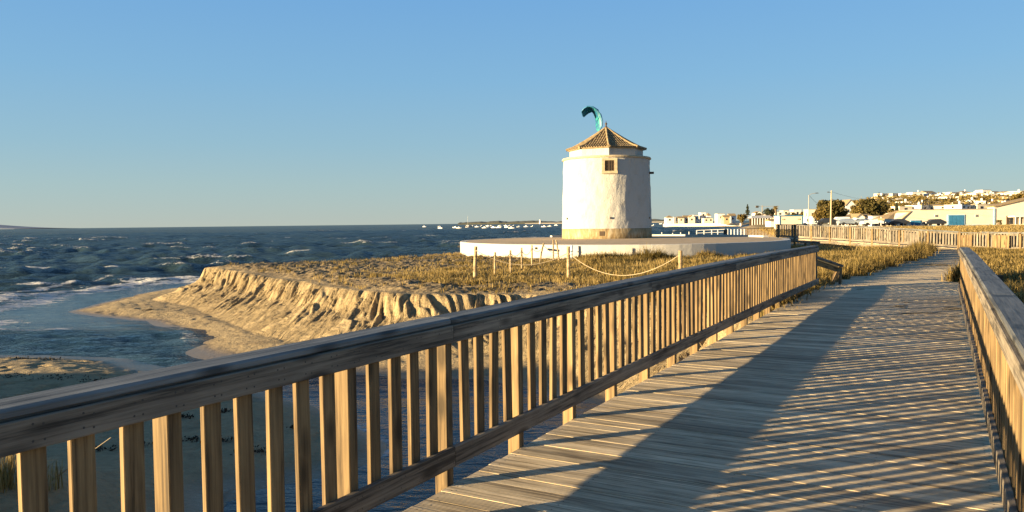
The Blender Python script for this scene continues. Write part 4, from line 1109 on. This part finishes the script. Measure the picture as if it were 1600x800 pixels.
dr = MB().box(((c0.x+c1.x)/2, -.05, (c0.z+c1.z)/2), (c1.x-c0.x+.6, .12, c0.z-c1.z+.3)).build('door_frame', M['bluel'], wh)
for k in range(4):
    ww = (c1.x-c0.x)/4
    MB().box((c0.x+ww*(k+.5), -.14, (c0.z+c1.z)/2), (ww-.05, .08, c0.z-c1.z)).build('door_leaf', M['bluep'], dr)
c0, c1 = onw(1423, 344.5), onw(1437.5, 353.2)
dr = MB().box(((c0.x+c1.x)/2, -.05, (c0.z+c1.z)/2), (c1.x-c0.x+.2, .12, c0.z-c1.z+.1)).build('door_frame', M['bluel'], wh)
for k, (u0, u1) in enumerate(((0, .32), (.42, 1))):
    xa, xb = c0.x+(c1.x-c0.x)*u0, c0.x+(c1.x-c0.x)*u1
    MB().box(((xa+xb)/2, -.14, (c0.z+c1.z)/2), (xb-xa, .08, c0.z-c1.z)).build('door_leaf', M['bluep'], dr)
for px in (1462.5, 1525.5):
    q = onw(px, 337.3); wn = MB().box((q.x, -.02, q.z), (.62, .10, .55)).build('window', M['white'], wh)
    for dx_ in (-.14, .14):
        for dz_ in (-.12, .12): MB().box((q.x+dx_, -.08, q.z+dz_), (.22, .04, .19)).build('pane', M['dark'], wn)
q = onw(1440, 352); MB().box((3, -.06, q.z-.12), (2*hw-8, .10, .34)).build('skirting', M['bluel'], wh)
# tiled lean-to
q0, q1, q2, q3 = atd(1383, 343, YW-.2), atd(1398, 343, YW), atd(1424, 329.5, YW-.2), atd(1415, 330.5, YW+6)
lt = empty('tiled_shed', (q0.x, YW, zb_)); tag(lt, 'shed with a slanting orange tiled roof left of the warehouse', 'shed')
o_ = lt.location
rv = [q0-o_, Vector((q1.x+1.2, YW-.25, q1.z-.05))-o_, Vector((q2.x, YW-.15, q2.z))-o_, Vector((q2.x-.2, YW+6, q2.z+.15))-o_, Vector((q0.x-.1, YW+6, q0.z+.15))-o_]
MB().add(rv+[v_-Vector((0, 0, .2)) for v_ in rv], [(0, 1, 2, 3, 4), (9, 8, 7, 6, 5), (0, 5, 6, 1), (1, 6, 7, 2), (2, 7, 8, 3), (3, 8, 9, 4), (4, 9, 5, 0)]).build('roof', M['tile'], lt)
MB().box((1.1, 3.0, .55), (2.6, 5, 1.6)).build('wall', M['cream'], lt)
MB().box((1.9, -.05, .5), (.8, .12, 1.1)).build('door', M['bluel'], lt)
# gabled building at the right edge
YG = 165.9
gx0 = wx_of(1553.5, YG); gzb = atd(1575, 353.5, YG).z
gb = empty('gabled_building', (gx0, YG, gzb)); tag(gb, 'cream gabled building cut by the right edge of the picture', 'building')
def ong(px, py): q = atd(px, py, YG); return Vector((q.x-gx0, 0, q.z-gzb))
e0, e1 = ong(1553.5, 323.5), ong(1640, 304)
pts_ = [(0, -2), (2*e1.x, -2), (2*e1.x, e0.z), (e1.x, e1.z), (0, e0.z)]
MB().add([(a_, 0, b_) for a_, b_ in pts_]+[(a_, 2.5, b_) for a_, b_ in pts_], [tuple(range(5)), (9, 8, 7, 6, 5)]+[(i, 5+i, 5+(i+1) % 5, (i+1) % 5) for i in range(5)]).build('wall', M['cream'], gb)
sl = Vector((e1.x, 0, e1.z-e0.z)); 
MB().add([(-.3, -.35, e0.z-.02), (e1.x, -.35, e1.z+.06), (e1.x, 2.7, e1.z+.06), (-.3, 2.7, e0.z-.02), (-.3, -.35, e0.z+.22), (e1.x, -.35, e1.z+.34), (e1.x, 2.7, e1.z+.34), (-.3, 2.7, e0.z+.22)],
         [(3, 2, 1, 0), (4, 5, 6, 7), (0, 1, 5, 4), (2, 3, 7, 6), (1, 2, 6, 5), (3, 0, 4, 7)]).build('roof', M['tile'], gb)
MB().box((-.02, -.06, 1.9), (.3, .14, 4.0)).build('downpipe', M['bluel'], gb)
a_, b_ = ong(1575, 336), ong(1602, 352)
pr_o = MB().box(((a_.x+b_.x)/2+1, -1.2, (a_.z+b_.z)/2+.8), (b_.x-a_.x+2.2, 2.4, .25)).build('porch_roof', M['white'], gb)
for k in range(5):
    MB().box((a_.x+.2+k*.95, -2.2, b_.z+.95), (.14, .14, 2.1)).build('porch_post', M['white'], gb)
for k in range(4):
    link('window', win_mesh(.6, 1.4), gb, loc=(a_.x+.7+k*.95, -.03, b_.z+1.0))
MB().box((a_.x-.1, -.04, b_.z+1.1), (.5, .1, 2.0)).build('door', M['darkwood'], gb)
# small container cabin
cb = empty('cabin', (wx_of(1236, 120), 120, atd(1236, 351, 120).z)); tag(cb, 'small white cabin with blue roof edge behind the far railing', 'cabin')
W_ = (1253-1217)*120/F; Hc = (351-337.5)*120/F; Dc = 2.4
MB().box((0, Dc/2, Hc/2-.5), (W_, Dc, Hc+1)).build('wall', M['cream'], cb)
MB().box((0, Dc/2, Hc+.04), (W_+.2, Dc+.2, .14)).build('roof', M['bluep'], cb)
MB().box((W_/2+.03, Dc/2, Hc/2-.3), (.06, Dc-.1, Hc+.5)).build('side_wall', M['bluel'], cb)
for x in (-1.25, 1.2): link('window', win_mesh(.4, .25, 'stone'), cb, loc=(x, -.01, Hc*.62))
MB().box((W_/2-.06, -.02, Hc/2), (.12, .06, Hc)).build('corner_trim', M['bluep'], cb); MB().box((-W_/2+.06, -.02, Hc/2), (.12, .06, Hc)).build('corner_trim', M['bluep'], cb)

# waterfront village
G = 'houses of the waterfront village'
V_ = [(1041, 1052, 336.5, 347.5, 500, 'white', 'hip', 'white square house at the tip of the village, farthest left on the water'),
      (1053, 1062, 339, 347, 510, 'grey', 'flat', 'grey low house beside the white square house at the tip'),
      (1060, 1069, 338, 347, 500, 'cream', 'gable', 'cream house with tiled roof, third from the tip of the village'),
      (1069, 1077, 336.5, 347, 505, 'white', 'gable', 'white tiled house, fourth from the tip of the village'),
      (1076, 1086, 336, 347, 500, 'cream', 'gable_front', 'cream gabled house in the middle of the village'),
      (1084, 1092, 336, 347, 506, 'white', 'flat', 'white flat roofed house left of the village tower'),
      (1095, 1103, 332.5, 347, 510, 'white', 'flatw', 'tall white tower house of the village'),
      (1105, 1111, 332.5, 346.5, 505, 'white', 'hip', 'tall white house with a dark roof right of the tower house'),
      (1100, 1114, 341, 347.5, 492, 'cream', 'flat', 'low cream shed at the foot of the tower house'),
      (1121, 1132, 334, 346.5, 470, 'white', 'flat', 'white house past the gap in the village'),
      (1131, 1140, 336, 346.5, 460, 'ochre', 'gable', 'ochre house with a tiled roof before the hedge'),
      (1140, 1150, 333.5, 346, 480, 'white', 'gable', 'white house with a long roof touching the hedge'),
      (1180, 1190, 330, 338, 440, 'white', 'gable_front', 'white gabled house behind the pavilion'),
      (1189, 1197, 334, 340, 420, 'white', 'gable_front', 'small pointed white house above the pavilion roof'),
      (1194, 1210, 334, 340, 430, 'ochre', 'gable', 'ochre house below the umbrella pine'),
      (1212, 1226, 331, 338, 430, 'white', 'flat', 'white flat house just right of the palm'),
      (1224, 1232, 329, 337, 450, 'cream', 'flat', 'cream house above the left of the cabin roof'),
      (1240, 1252, 328, 338, 440, 'white', 'flatw', 'white house above the right of the cabin roof'),
      (1264, 1276, 327, 345, 330, 'cream', 'flat', 'cream house just right of the street lamp'),
      (1269, 1282, 338, 351, 200, 'white', 'flat', 'white low house behind the street lamp')]
for i, (a0, a1, yt, yb, Yd, wl_, rf_, lb) in enumerate(V_): house(a0, a1, yt, yb, Yd, wl_, rf_, lb, G, seed=i, sink=1.5, depth=6)
# sea wall and promenade of the village
a_, b_ = atd(1040, 348, 490), atd(1158, 348, 462)
sw = MB(); sw.add([(a_.x, 490, -2.5), (b_.x, 462, -2.5), (b_.x+2, 475, -2.5), (a_.x+1, 503, -2.5)]+[(a_.x, 490, .1), (b_.x, 462, .1), (b_.x+2, 475, .1), (a_.x+1, 503, .1)], [(0, 1, 5, 4), (1, 2, 6, 5), (2, 3, 7, 6), (3, 0, 4, 7), (4, 5, 6, 7)])
tag(sw.build('sea_wall', M['cream']), 'long pale sea wall below the waterfront village', 'wall')
# pavilion
pv = empty('pavilion', (wx_of(1192, 300), 300, atd(1192, 348.5, 300).z)); tag(pv, 'open beach pavilion with a long grey roof and white posts', 'pavilion')
kk = 300/F; W_ = 36*kk
MB().add([(-W_/2, 0, 1.9), (W_/2, 0, 1.9), (W_/2-1, 3, 3.0), (-W_/2+1, 3, 3.0), (-W_/2, 6, 1.9), (W_/2, 6, 1.9)], [(0, 1, 2, 3), (3, 2, 5, 4), (0, 3, 4), (1, 5, 2), (0, 4, 5, 1)]).build('roof', M['grey'], pv)
for i in range(9): MB().box((-W_/2+.4+i*(W_-.8)/8, .2, .45), (.25, .25, 2.9)).build('post', M['white'], pv)
MB().box((0, 4, .4), (W_-1, .3, 3.0)).build('wall', M['darkwood'], pv)
house(1204, 1219, 342, 350, 200, 'white', 'gable', 'white shed with a slanting roof left of the cabin', depth=4, wins=0, sink=1.5, roofh=.5)
# gabled chapel like house and the white villas
house(1321, 1337, 311.5, 340, 300, 'white', 'gable_front', 'tall white gabled house behind the big dark tree', depth=8, wins=2, roofh=2.4)
house(1324, 1338, 335, 351.5, 190, 'white', 'gable', 'white villa end with tiled roof behind the parked cars', depth=6, wins=2)
house(1338, 1351, 333.5, 351.5, 188, 'white', 'gable_front', 'white gabled villa with arched bays behind the parked cars', depth=6, wins=3)
house(1350, 1364, 334, 351.5, 190, 'cream', 'gable', 'cream villa in the middle of the low terrace', depth=6, wins=4)
house(1363, 1382, 337.5, 351.5, 186, 'white', 'flat', 'long white flat roofed annex right of the villas', depth=5, wins=4)

# hillside rows
rnd = random.Random(21)
def row(y_top, y_base, Yd, xa, xb, wmin, wmax, name, gapf=.15, slope=0.0, xc=1370):
    px = xa; i = 0
    ordn = ['first', 'second', 'third', 'fourth', 'fifth', 'sixth', 'seventh', 'eighth', 'ninth', 'tenth', 'eleventh', 'twelfth', 'thirteenth', 'fourteenth', 'fifteenth', 'sixteenth', 'seventeenth', 'eighteenth', 'nineteenth', 'twentieth']
    while px < xb and i < 20:
        w_ = rnd.uniform(wmin, wmax); rf_ = rnd.choice(['flat', 'gable', 'gable_front', 'flatw', 'hip', 'flatw']); wl_ = rnd.choice(['white', 'white', 'cream', 'cream', 'grey' if rnd.random() < .3 else 'white'])
        dy = (px-xc)*slope+rnd.uniform(-1.6, 1.6); hh = (y_base-y_top)*rnd.uniform(.8, 1.15)
        lb = '%s %s house in the %s of the hill, %s from the left' % (wl_, {'flat': 'grey roofed', 'gable': 'tile roofed', 'gable_front': 'gabled', 'flatw': 'flat topped', 'hip': 'hip roofed'}[rf_], name, ordn[i])
        house(px, px+w_, y_base-hh+dy, y_base+dy, Yd+rnd.uniform(-8, 8), wl_, rf_, lb, 'houses on the hillside', rot=R(rnd.uniform(-20, 30)), chimney=rnd.random() < .35, seed=i, sink=5, depth=7)
        px += w_*(1+rnd.uniform(0, gapf)); i += 1
row(301, 309.5, 520, 1374, 1640, 13, 20, 'skyline row', slope=-.020, xc=1400)
row(305.5, 312.5, 485, 1368, 1640, 11, 17, 'upper row', gapf=.2, slope=-.020, xc=1400)
row(310, 317.5, 440, 1372, 1640, 12, 20, 'second row', gapf=.2, slope=-.018, xc=1400)
row(314, 322, 390, 1376, 1620, 12, 24, 'middle row', gapf=.5, slope=-.012, xc=1400)
row(320, 329.5, 300, 1402, 1600, 15, 34, 'lowest row', gapf=.4, slope=-.01, xc=1450)

r_ = np.random.default_rng(77); nh = 620
hy = r_.uniform(235, 560, nh); hx = hy*r_.uniform(.44, .74, nh); hz0 = gheight(hx, hy)
cs_ = []
for i in range(nh):
    m_ = 22; q_ = r_.normal(0, 1, (m_, 3))*np.array([2.6, 2.6, .9]); q_[:, 2] = np.abs(q_[:, 2]); cs_.append(q_+np.array([hx[i], hy[i], hz0[i]]))
o = link('hillside_scrub', leaves(np.concatenate(cs_), .75, 5, 'hillside_scrub', M['leafy']), kind='stuff'); tag(o, 'golden brown shrubs scattered between the hillside houses', 'shrubs', kind='stuff')

# ------------------------------------------------------------------ vehicles
CARP = [(-2.1, .35), (-2.1, .75), (-1.95, .88), (-1.2, .98), (-.55, 1.38), (.9, 1.42), (1.75, 1.0), (2.1, .88), (2.12, .4)]
def car(px, pbase, Yd, col, label, flip=1, van=False):
    p = atd(px, pbase, Yd); t = empty('parked_car', (p.x, Yd, p.z), 0 if flip > 0 else math.pi); tag(t, label, 'car', 'cars parked by the warehouse')
    pr = [(x, z+(.35 if van and z > 1.2 else 0)) for x, z in CARP]
    if van: pr[6] = (2.0, 1.7)
    m = MB(); n = len(pr); rows_ = [(-.86, 1), (-.88, .0), (.88, .0), (.86, 1)]
    vs = []
    for y, _ in ((-.85, 0), (.85, 0)): vs += [(x, y*(.82 if z > 1.1 else 1), z) for x, z in pr]
    m.add(vs, [tuple(range(n-1, -1, -1)), tuple(range(n, 2*n))]+[(i, (i+1) % n, n+(i+1) % n, n+i) for i in range(n)])
    m.build('body', col, t)
    g_ = MB(); 
    for sg_ in (-1, 1):
        y = sg_*.80
        q = [(-1.0, 1.0), (-.5, 1.33), (.15, 1.36), (.15, .99)]; g_.add([(x, y*(.90 if z > 1.1 else 1.02), z) for x, z in q]+[(x, y*.7, z) for x, z in q], [(0, 1, 2, 3), (7, 6, 5, 4), (0, 4, 5, 1), (1, 5, 6, 2), (2, 6, 7, 3), (3, 7, 4, 0)])
        q = [(.22, .99), (.22, 1.36), (.88, 1.36), (1.5, 1.02)]; g_.add([(x, y*(.90 if z > 1.1 else 1.02), z) for x, z in q]+[(x, y*.7, z) for x, z in q], [(0, 1, 2, 3), (7, 6, 5, 4), (0, 4, 5, 1), (1, 5, 6, 2), (2, 6, 7, 3), (3, 7, 4, 0)])
    g_.build('side_window', M['dark'], t)
    MB().box((-.93, 0, 1.20), (.05, 1.3, .42), Matrix.Rotation(R(55), 3, 'Y')).build('windscreen', M['dark'], t)
    wm = MB(); wm.lathe([(.12, -.1), (.32, -.1), (.32, .1), (.12, .1)], 14); wme = wm.mesh('wheel', M['tyre'])
    for x in (-1.3, 1.3):
        for y in (-.80, .80): link('wheel', wme, t, mtx=Matrix.Translation((x, y, .32)) @ Matrix.Rotation(R(90), 4, 'X'))
    for y in (-.6, .6): MB().box((-2.1, y, .68), (.06, .3, .14)).build('headlight', M['metalw'], t)
cd = plain('car_dark', (.03, .035, .045), .3, .05); cbk = plain('car_navy', (.02, .05, .10), .3, .05); cw = plain('car_white', (.7, .7, .68), .3, .05); cs = plain('car_silver', (.35, .4, .45), .3, .05, metallic=.4)
car(1460, 352.8, 161, cd, 'black car parked before the warehouse between its two blue doors')
car(1402, 352.6, 160, cd, 'dark car parked before the small tiled shed')
car(1387, 352.3, 164, cbk, 'navy car parked left of the dark car at the shed', -1)
car(1362, 352.5, 158, cw, 'white car parked before the cream villa')
car(1346, 352, 166, cs, 'silver car parked left of the white car')
car(1325, 352, 160, cs, 'silver car parked before the end villa', -1)
car(1311, 351.5, 168, cw, 'white van half hidden right of the utility pole', van=True)
car(1291, 351.2, 164, cd, 'dark blue car parked left of the utility pole')
# sign by the car park
p = atd(1376.5, 352, 150); t = empty('road_sign', p); tag(t, 'tan rectangular sign on a thin pale post by the parked cars', 'sign')
MB().box((0, 0, .7), (.10, .10, 1.9)).build('post', M['metalw'], t); MB().box((0, -.06, 1.15), (1.3, .05, .4)).build('sign_board', M['ochre'], t)

# ------------------------------------------------------------------ street lamp, utility pole, wires, crane, flag
p = atd(1263.5, 352, 140); k = 140/F
t = empty('street_lamp', p); tag(t, 'grey street lamp with a long arm reaching right', 'street lamp')
MB().tube([(0, 0, 0), (0, 0, (352-305)*k)], .11, 8, .07).build('pole', M['galv'], t)
MB().tube([(0, 0, (352-305.5)*k), (.5, 0, (352-303)*k), (1.25, 0, (352-302)*k)], .045, 6).build('arm', M['galv'], t)
MB().box((1.45, 0, (352-302)*k), (.55, .22, .13)).build('lamp_head', M['iron'], t)
p2 = atd(1298.5, 352, 135); k = 135/F
t = empty('utility_pole', p2); tag(t, 'tall concrete utility pole carrying wires and a small lamp', 'utility pole')
MB().tube([(-.05, 0, 0), (0.02, 0, (352-298)*k)], .16, 8, .09).build('pole', M['stone'], t)
MB().tube([(0, 0, (352-301.5)*k), (-.45, 0, (352-300.3)*k)], .03, 6).build('arm', M['iron'], t); MB().box((-.5, 0, (352-300.3)*k), (.34, .2, .14)).build('lamp_head', M['iron'], t)
def wire(a_, b_, sag, label, r=.022):
    P = []
    for i in range(13):
        u = i/12; q = a_.lerp(b_, u); q.z -= sag*4*u*(1-u); P.append(q)
    o = MB().tube([q-P[0] for q in P], r, 4).build('overhead_wire', M['iron']); o.location = P[0]; tag(o, label, 'wire')
wire(atd(1299, 299.3, 135), atd(1374, 306, 300), 1.2, 'overhead wire running right from the utility pole to the hill')
wire(atd(1265, 306, 140), atd(1296, 322, 180), .8, 'thin wire dropping from the street lamp into the big tree')
p = atd(1191, 345, 700); k = 700/F; t = empty('tower_crane', p); tag(t, 'faint distant tower crane behind the village', 'crane')
MB().box((0, 0, 24*k/2), (.7, .7, 24*k)).build('mast', M['galv'], t); MB().box((16*k/2+.0, 0, 22.5*k), (38*k, .5, .35)).build('jib', M['galv'], t); MB().box((-8*k, 0, 22*k), (2.2, 1.6, 2.0)).build('counterweight', M['iron'], t)

# ------------------------------------------------------------------ white railing by the water, right of the terrace
t = empty('white_railing', atd(1034, 369, 53.2)); tag(t, 'white post and rail fence along the terrace far edge by the water', 'railing'); o_ = t.location.copy()
prev = None; pst = [(1034, 363), (1051, 364), (1063.5, 363), (1076.5, 362), (1088.5, 360), (1100, 359.5), (1112, 359), (1121.5, 358.8), (1131.5, 358.2)]
for i, (px, yt) in enumerate(pst):
    a_ = atd(px, yt, 57.2-i*.12); b_ = atd(px, 369.5, 57.2-i*.12)
    MB().box((a_+b_)/2-o_, (.05, .05, a_.z-b_.z)).build('post', M['metalw'], t)
    if prev is not None and i > 4:
        MB().tube([prev-o_, a_-o_], .018, 5).build('top_rail', M['metalw'], t)
        MB().tube([prev-o_-Vector((0, 0, .2)), a_-o_-Vector((0, 0, .2))], .014, 5).build('middle_rail', M['metalw'], t)
    prev = a_
t = empty('white_railing', atd(1137, 368, 56)); tag(t, 'low pale fence on the dune between the terrace and far railing', 'railing'); o_ = t.location.copy(); prev = None
for i in range(15):
    px = 1137+i*5.2; yd = 58+i*.5; a_ = atd(px, 358-i*.12+(i > 10)*.2, yd); b_ = atd(px, 369, yd)
    MB().box((a_+b_)/2-o_, (.06, .06, a_.z-b_.z)).build('post', M['metalw' if i < 6 else 'bal'], t)
    if prev is not None: MB().tube([prev-o_, a_-o_], .02, 5).build('top_rail', M['metalw' if i < 6 else 'bal'], t)
    prev = a_
p = atd(1133.5, 366, 53.5); o = MB().lathe([(.13, -.2), (.14, .3), (.12, .32)], 10).build('litter_bin', M['iron']); o.location = p; tag(o, 'small dark bin at the end of the white railing', 'bin')

# ------------------------------------------------------------------ boats
def make_boat():
    t = empty('moored_boat'); 
    m = MB(); st = [(-2.3, .62, .0), (-1.2, .9, 0), (.2, .95, 0), (1.5, .65, .05), (2.5, .06, .25)]
    vs = []
    for x, w_, k_ in st: vs += [(x, -w_, .62+k_), (x, -w_*.62, -.15), (x, w_*.62, -.15), (x, w_, .62+k_)]
    fs = []
    for i in range(4): fs += [(i*4+j, i*4+j+1, i*4+5+j, i*4+4+j) for j in range(3)]+[(i*4+3, i*4, i*4+4, i*4+7)]
    fs += [(0, 3, 2, 1)]
    m.add(vs, fs); m.build('hull', M['hull'], t)
    c = MB(); c.add([(-.9, -.5, .62), (.9, -.5, .62), (.9, .5, .62), (-.9, .5, .62), (-.8, -.45, 1.35), (.35, -.42, 1.35), (.35, .42, 1.35), (-.8, .45, 1.35)], [(0, 1, 5, 4), (1, 2, 6, 5), (2, 3, 7, 6), (3, 0, 4, 7), (4, 5, 6, 7)]); cbn = c.build('cabin', M['hull'], t)
    MB().box((0.62, 0, 1.0), (.06, .7, .3), Matrix.Rotation(R(-35), 3, 'Y')).build('windscreen', M['dark'], cbn)
    return t
bt = make_boat(); sub = tree_of(bt)
B = [(663, 350.5), (687, 351.5), (688, 357), (711, 356), (717, 357), (731, 355.5), (745, 355), (757, 356.5), (763, 356), (771, 356), (783, 355.3), (779, 356), (792, 355.8), (799, 357), (811, 355), (822, 354.6), (833, 354.5), (850, 354.8), (859, 354),
     (739, 351.5), (753, 351.5), (762, 351.2), (767, 351), (781, 351), (790, 351), (797, 351), (803, 351), (1022, 353), (1033, 350.3), (1056, 351.7), (1078, 349), (1084.5, 351.5), (1117, 351.5), (869, 352.5)]
bi = 0
for i, (px, py) in enumerate(B):
    o = bt if i == 0 else copy_tree(bt, sub)
    x, y = at(px, py, ZW)
    if y > 1100 or y < 0: y_ = 900; x = ray(px, py)[0]/ray(px, py)[1]*y_; y = y_
    if py > 360: y = min(y, 160); x = ray(px, py)[0]/ray(px, py)[1]*y
    sc2 = .62+.3*min(1, y/900)
    o.location = (x, y, ZW+.05); o.rotation_euler = (0, 0, R(rnd.uniform(-35, 35))+(math.pi if rnd.random() < .4 else 0)); o.scale = (sc2,)*3
    g_ = 'boats moored left of the mill' if px < 900 else 'boats moored right of the mill'
    if px < 900:
        lb = ('small white motorboat moored left of the mill, ' + ORD[min(19, sum(1 for q in B if 700 < q[0] < px and q[1] > 353))] + ' from the left in the nearer line') if px > 700 and py > 353 else ('tiny white boat moored left of the mill, ' + ORD[sum(1 for q in B if 700 < q[0] < px and q[1] <= 353)] + ' from the left in the farther line') if px > 700 else ['white boat moored farthest left, alone near the horizon', 'small boat above a nearer one left of the boat cluster', 'white boat below a farther one left of the boat cluster'][min(2, i)] if py < 360 else 'low white boat on the open water left of the terrace'
    else:
        lb = {1022: 'white boat touching the right side of the mill', 1033: 'white boat just below the tip of the village', 1056: 'white boat under the third village house', 1078: 'small white boat close under the sea wall', 1084.5: 'white boat in the middle of the right bay', 1117: 'largest white boat in the right bay', 1034: 'low pale boat just above the terrace railing'}[px]
    if px == 663: g_ = None
    o['label'] = lb; o['category'] = 'boat'
    if g_: o['group'] = g_
# sailing yacht with mast
x, y = ray(731, 350)[0]/ray(731, 350)[1]*800, 800
t = empty('sailing_boat', (x, y, ZW)); tag(t, 'dark sailing boat with a tall bare mast at the horizon', 'sailing boat')
MB().add([(-4, -1, .9), (3, -1, .9), (4.5, 0, 1.1), (3, 1, .9), (-4, 1, .9), (-3.5, -.5, -.3), (3, -.4, -.3), (3, .4, -.3), (-3.5, .5, -.3)], [(0, 1, 2, 3, 4), (0, 5, 6, 1), (1, 6, 2), (2, 7, 3), (2, 6, 7), (3, 7, 8, 4), (4, 8, 5, 0)]).build('hull', M['darkwood'], t)
MB().tube([(0, 0, .8), (0, 0, 11)], .10, 5).build('mast', M['galv'], t); MB().tube([(0, 0, 2.2), (-3.2, 0, 2.0)], .12, 5).build('boom', M['galv'], t); MB().box((-.5, 0, 1.3), (3, 1.1, .7)).build('cabin', M['hull'], t)

# ------------------------------------------------------------------ distant coast
def coast(name, px0, px1, Yd, hfun, mat, n=160, thick=300, seed=1):
    mb_ = MB(); vs_ = []; fs_ = []
    for i in range(n+1):
        px = px0+(px1-px0)*i/n; x = ray(px, 348)[0]/ray(px, 348)[1]*Yd; hh_ = hfun(i/n)
        vs_ += [(x, Yd, -3), (x, Yd, ZW+hh_*.45), (x, Yd+thick*.4, ZW+hh_), (x, Yd+thick, -3)]
    for i in range(n):
        for j in range(3): fs_.append((i*4+j, (i+1)*4+j, (i+1)*4+j+1, i*4+j+1))
    mb_.add(vs_, fs_); return mb_.build(name, mat, kind='structure')
farm = plain('distant_land', (.10, .10, .07), .95, .3, .02)
def hf(u): return 6+7*float(vn(np.array([u*22.0]), np.array([0.5]), 3)[0])*min(1, u*5)+3*float(vn(np.array([u*70.0]), np.array([0.5]), 4)[0])
coast('distant_shore', 715, 1060, 2600, hf, farm)
bch = plain('distant_beach', (.55, .47, .34), .95, .1, .02)
coast('distant_beach', 820, 1060, 2500, lambda u: 2.4+1.2*math.sin(u*9), bch, thick=80)
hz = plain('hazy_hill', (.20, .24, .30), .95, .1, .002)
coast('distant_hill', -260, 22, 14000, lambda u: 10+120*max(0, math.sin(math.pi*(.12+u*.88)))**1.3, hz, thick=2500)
# little lighthouse-like tower on the far beach
p = atd(844, 349, 2450); o = MB().lathe([(3.5, -3), (3.0, 9), (2.2, 13)], 10).build('beach_tower', M['white']); o.location = (p.x, 2450, ZW); tag(o, 'tiny white tower on the far shore left of the mill', 'tower')
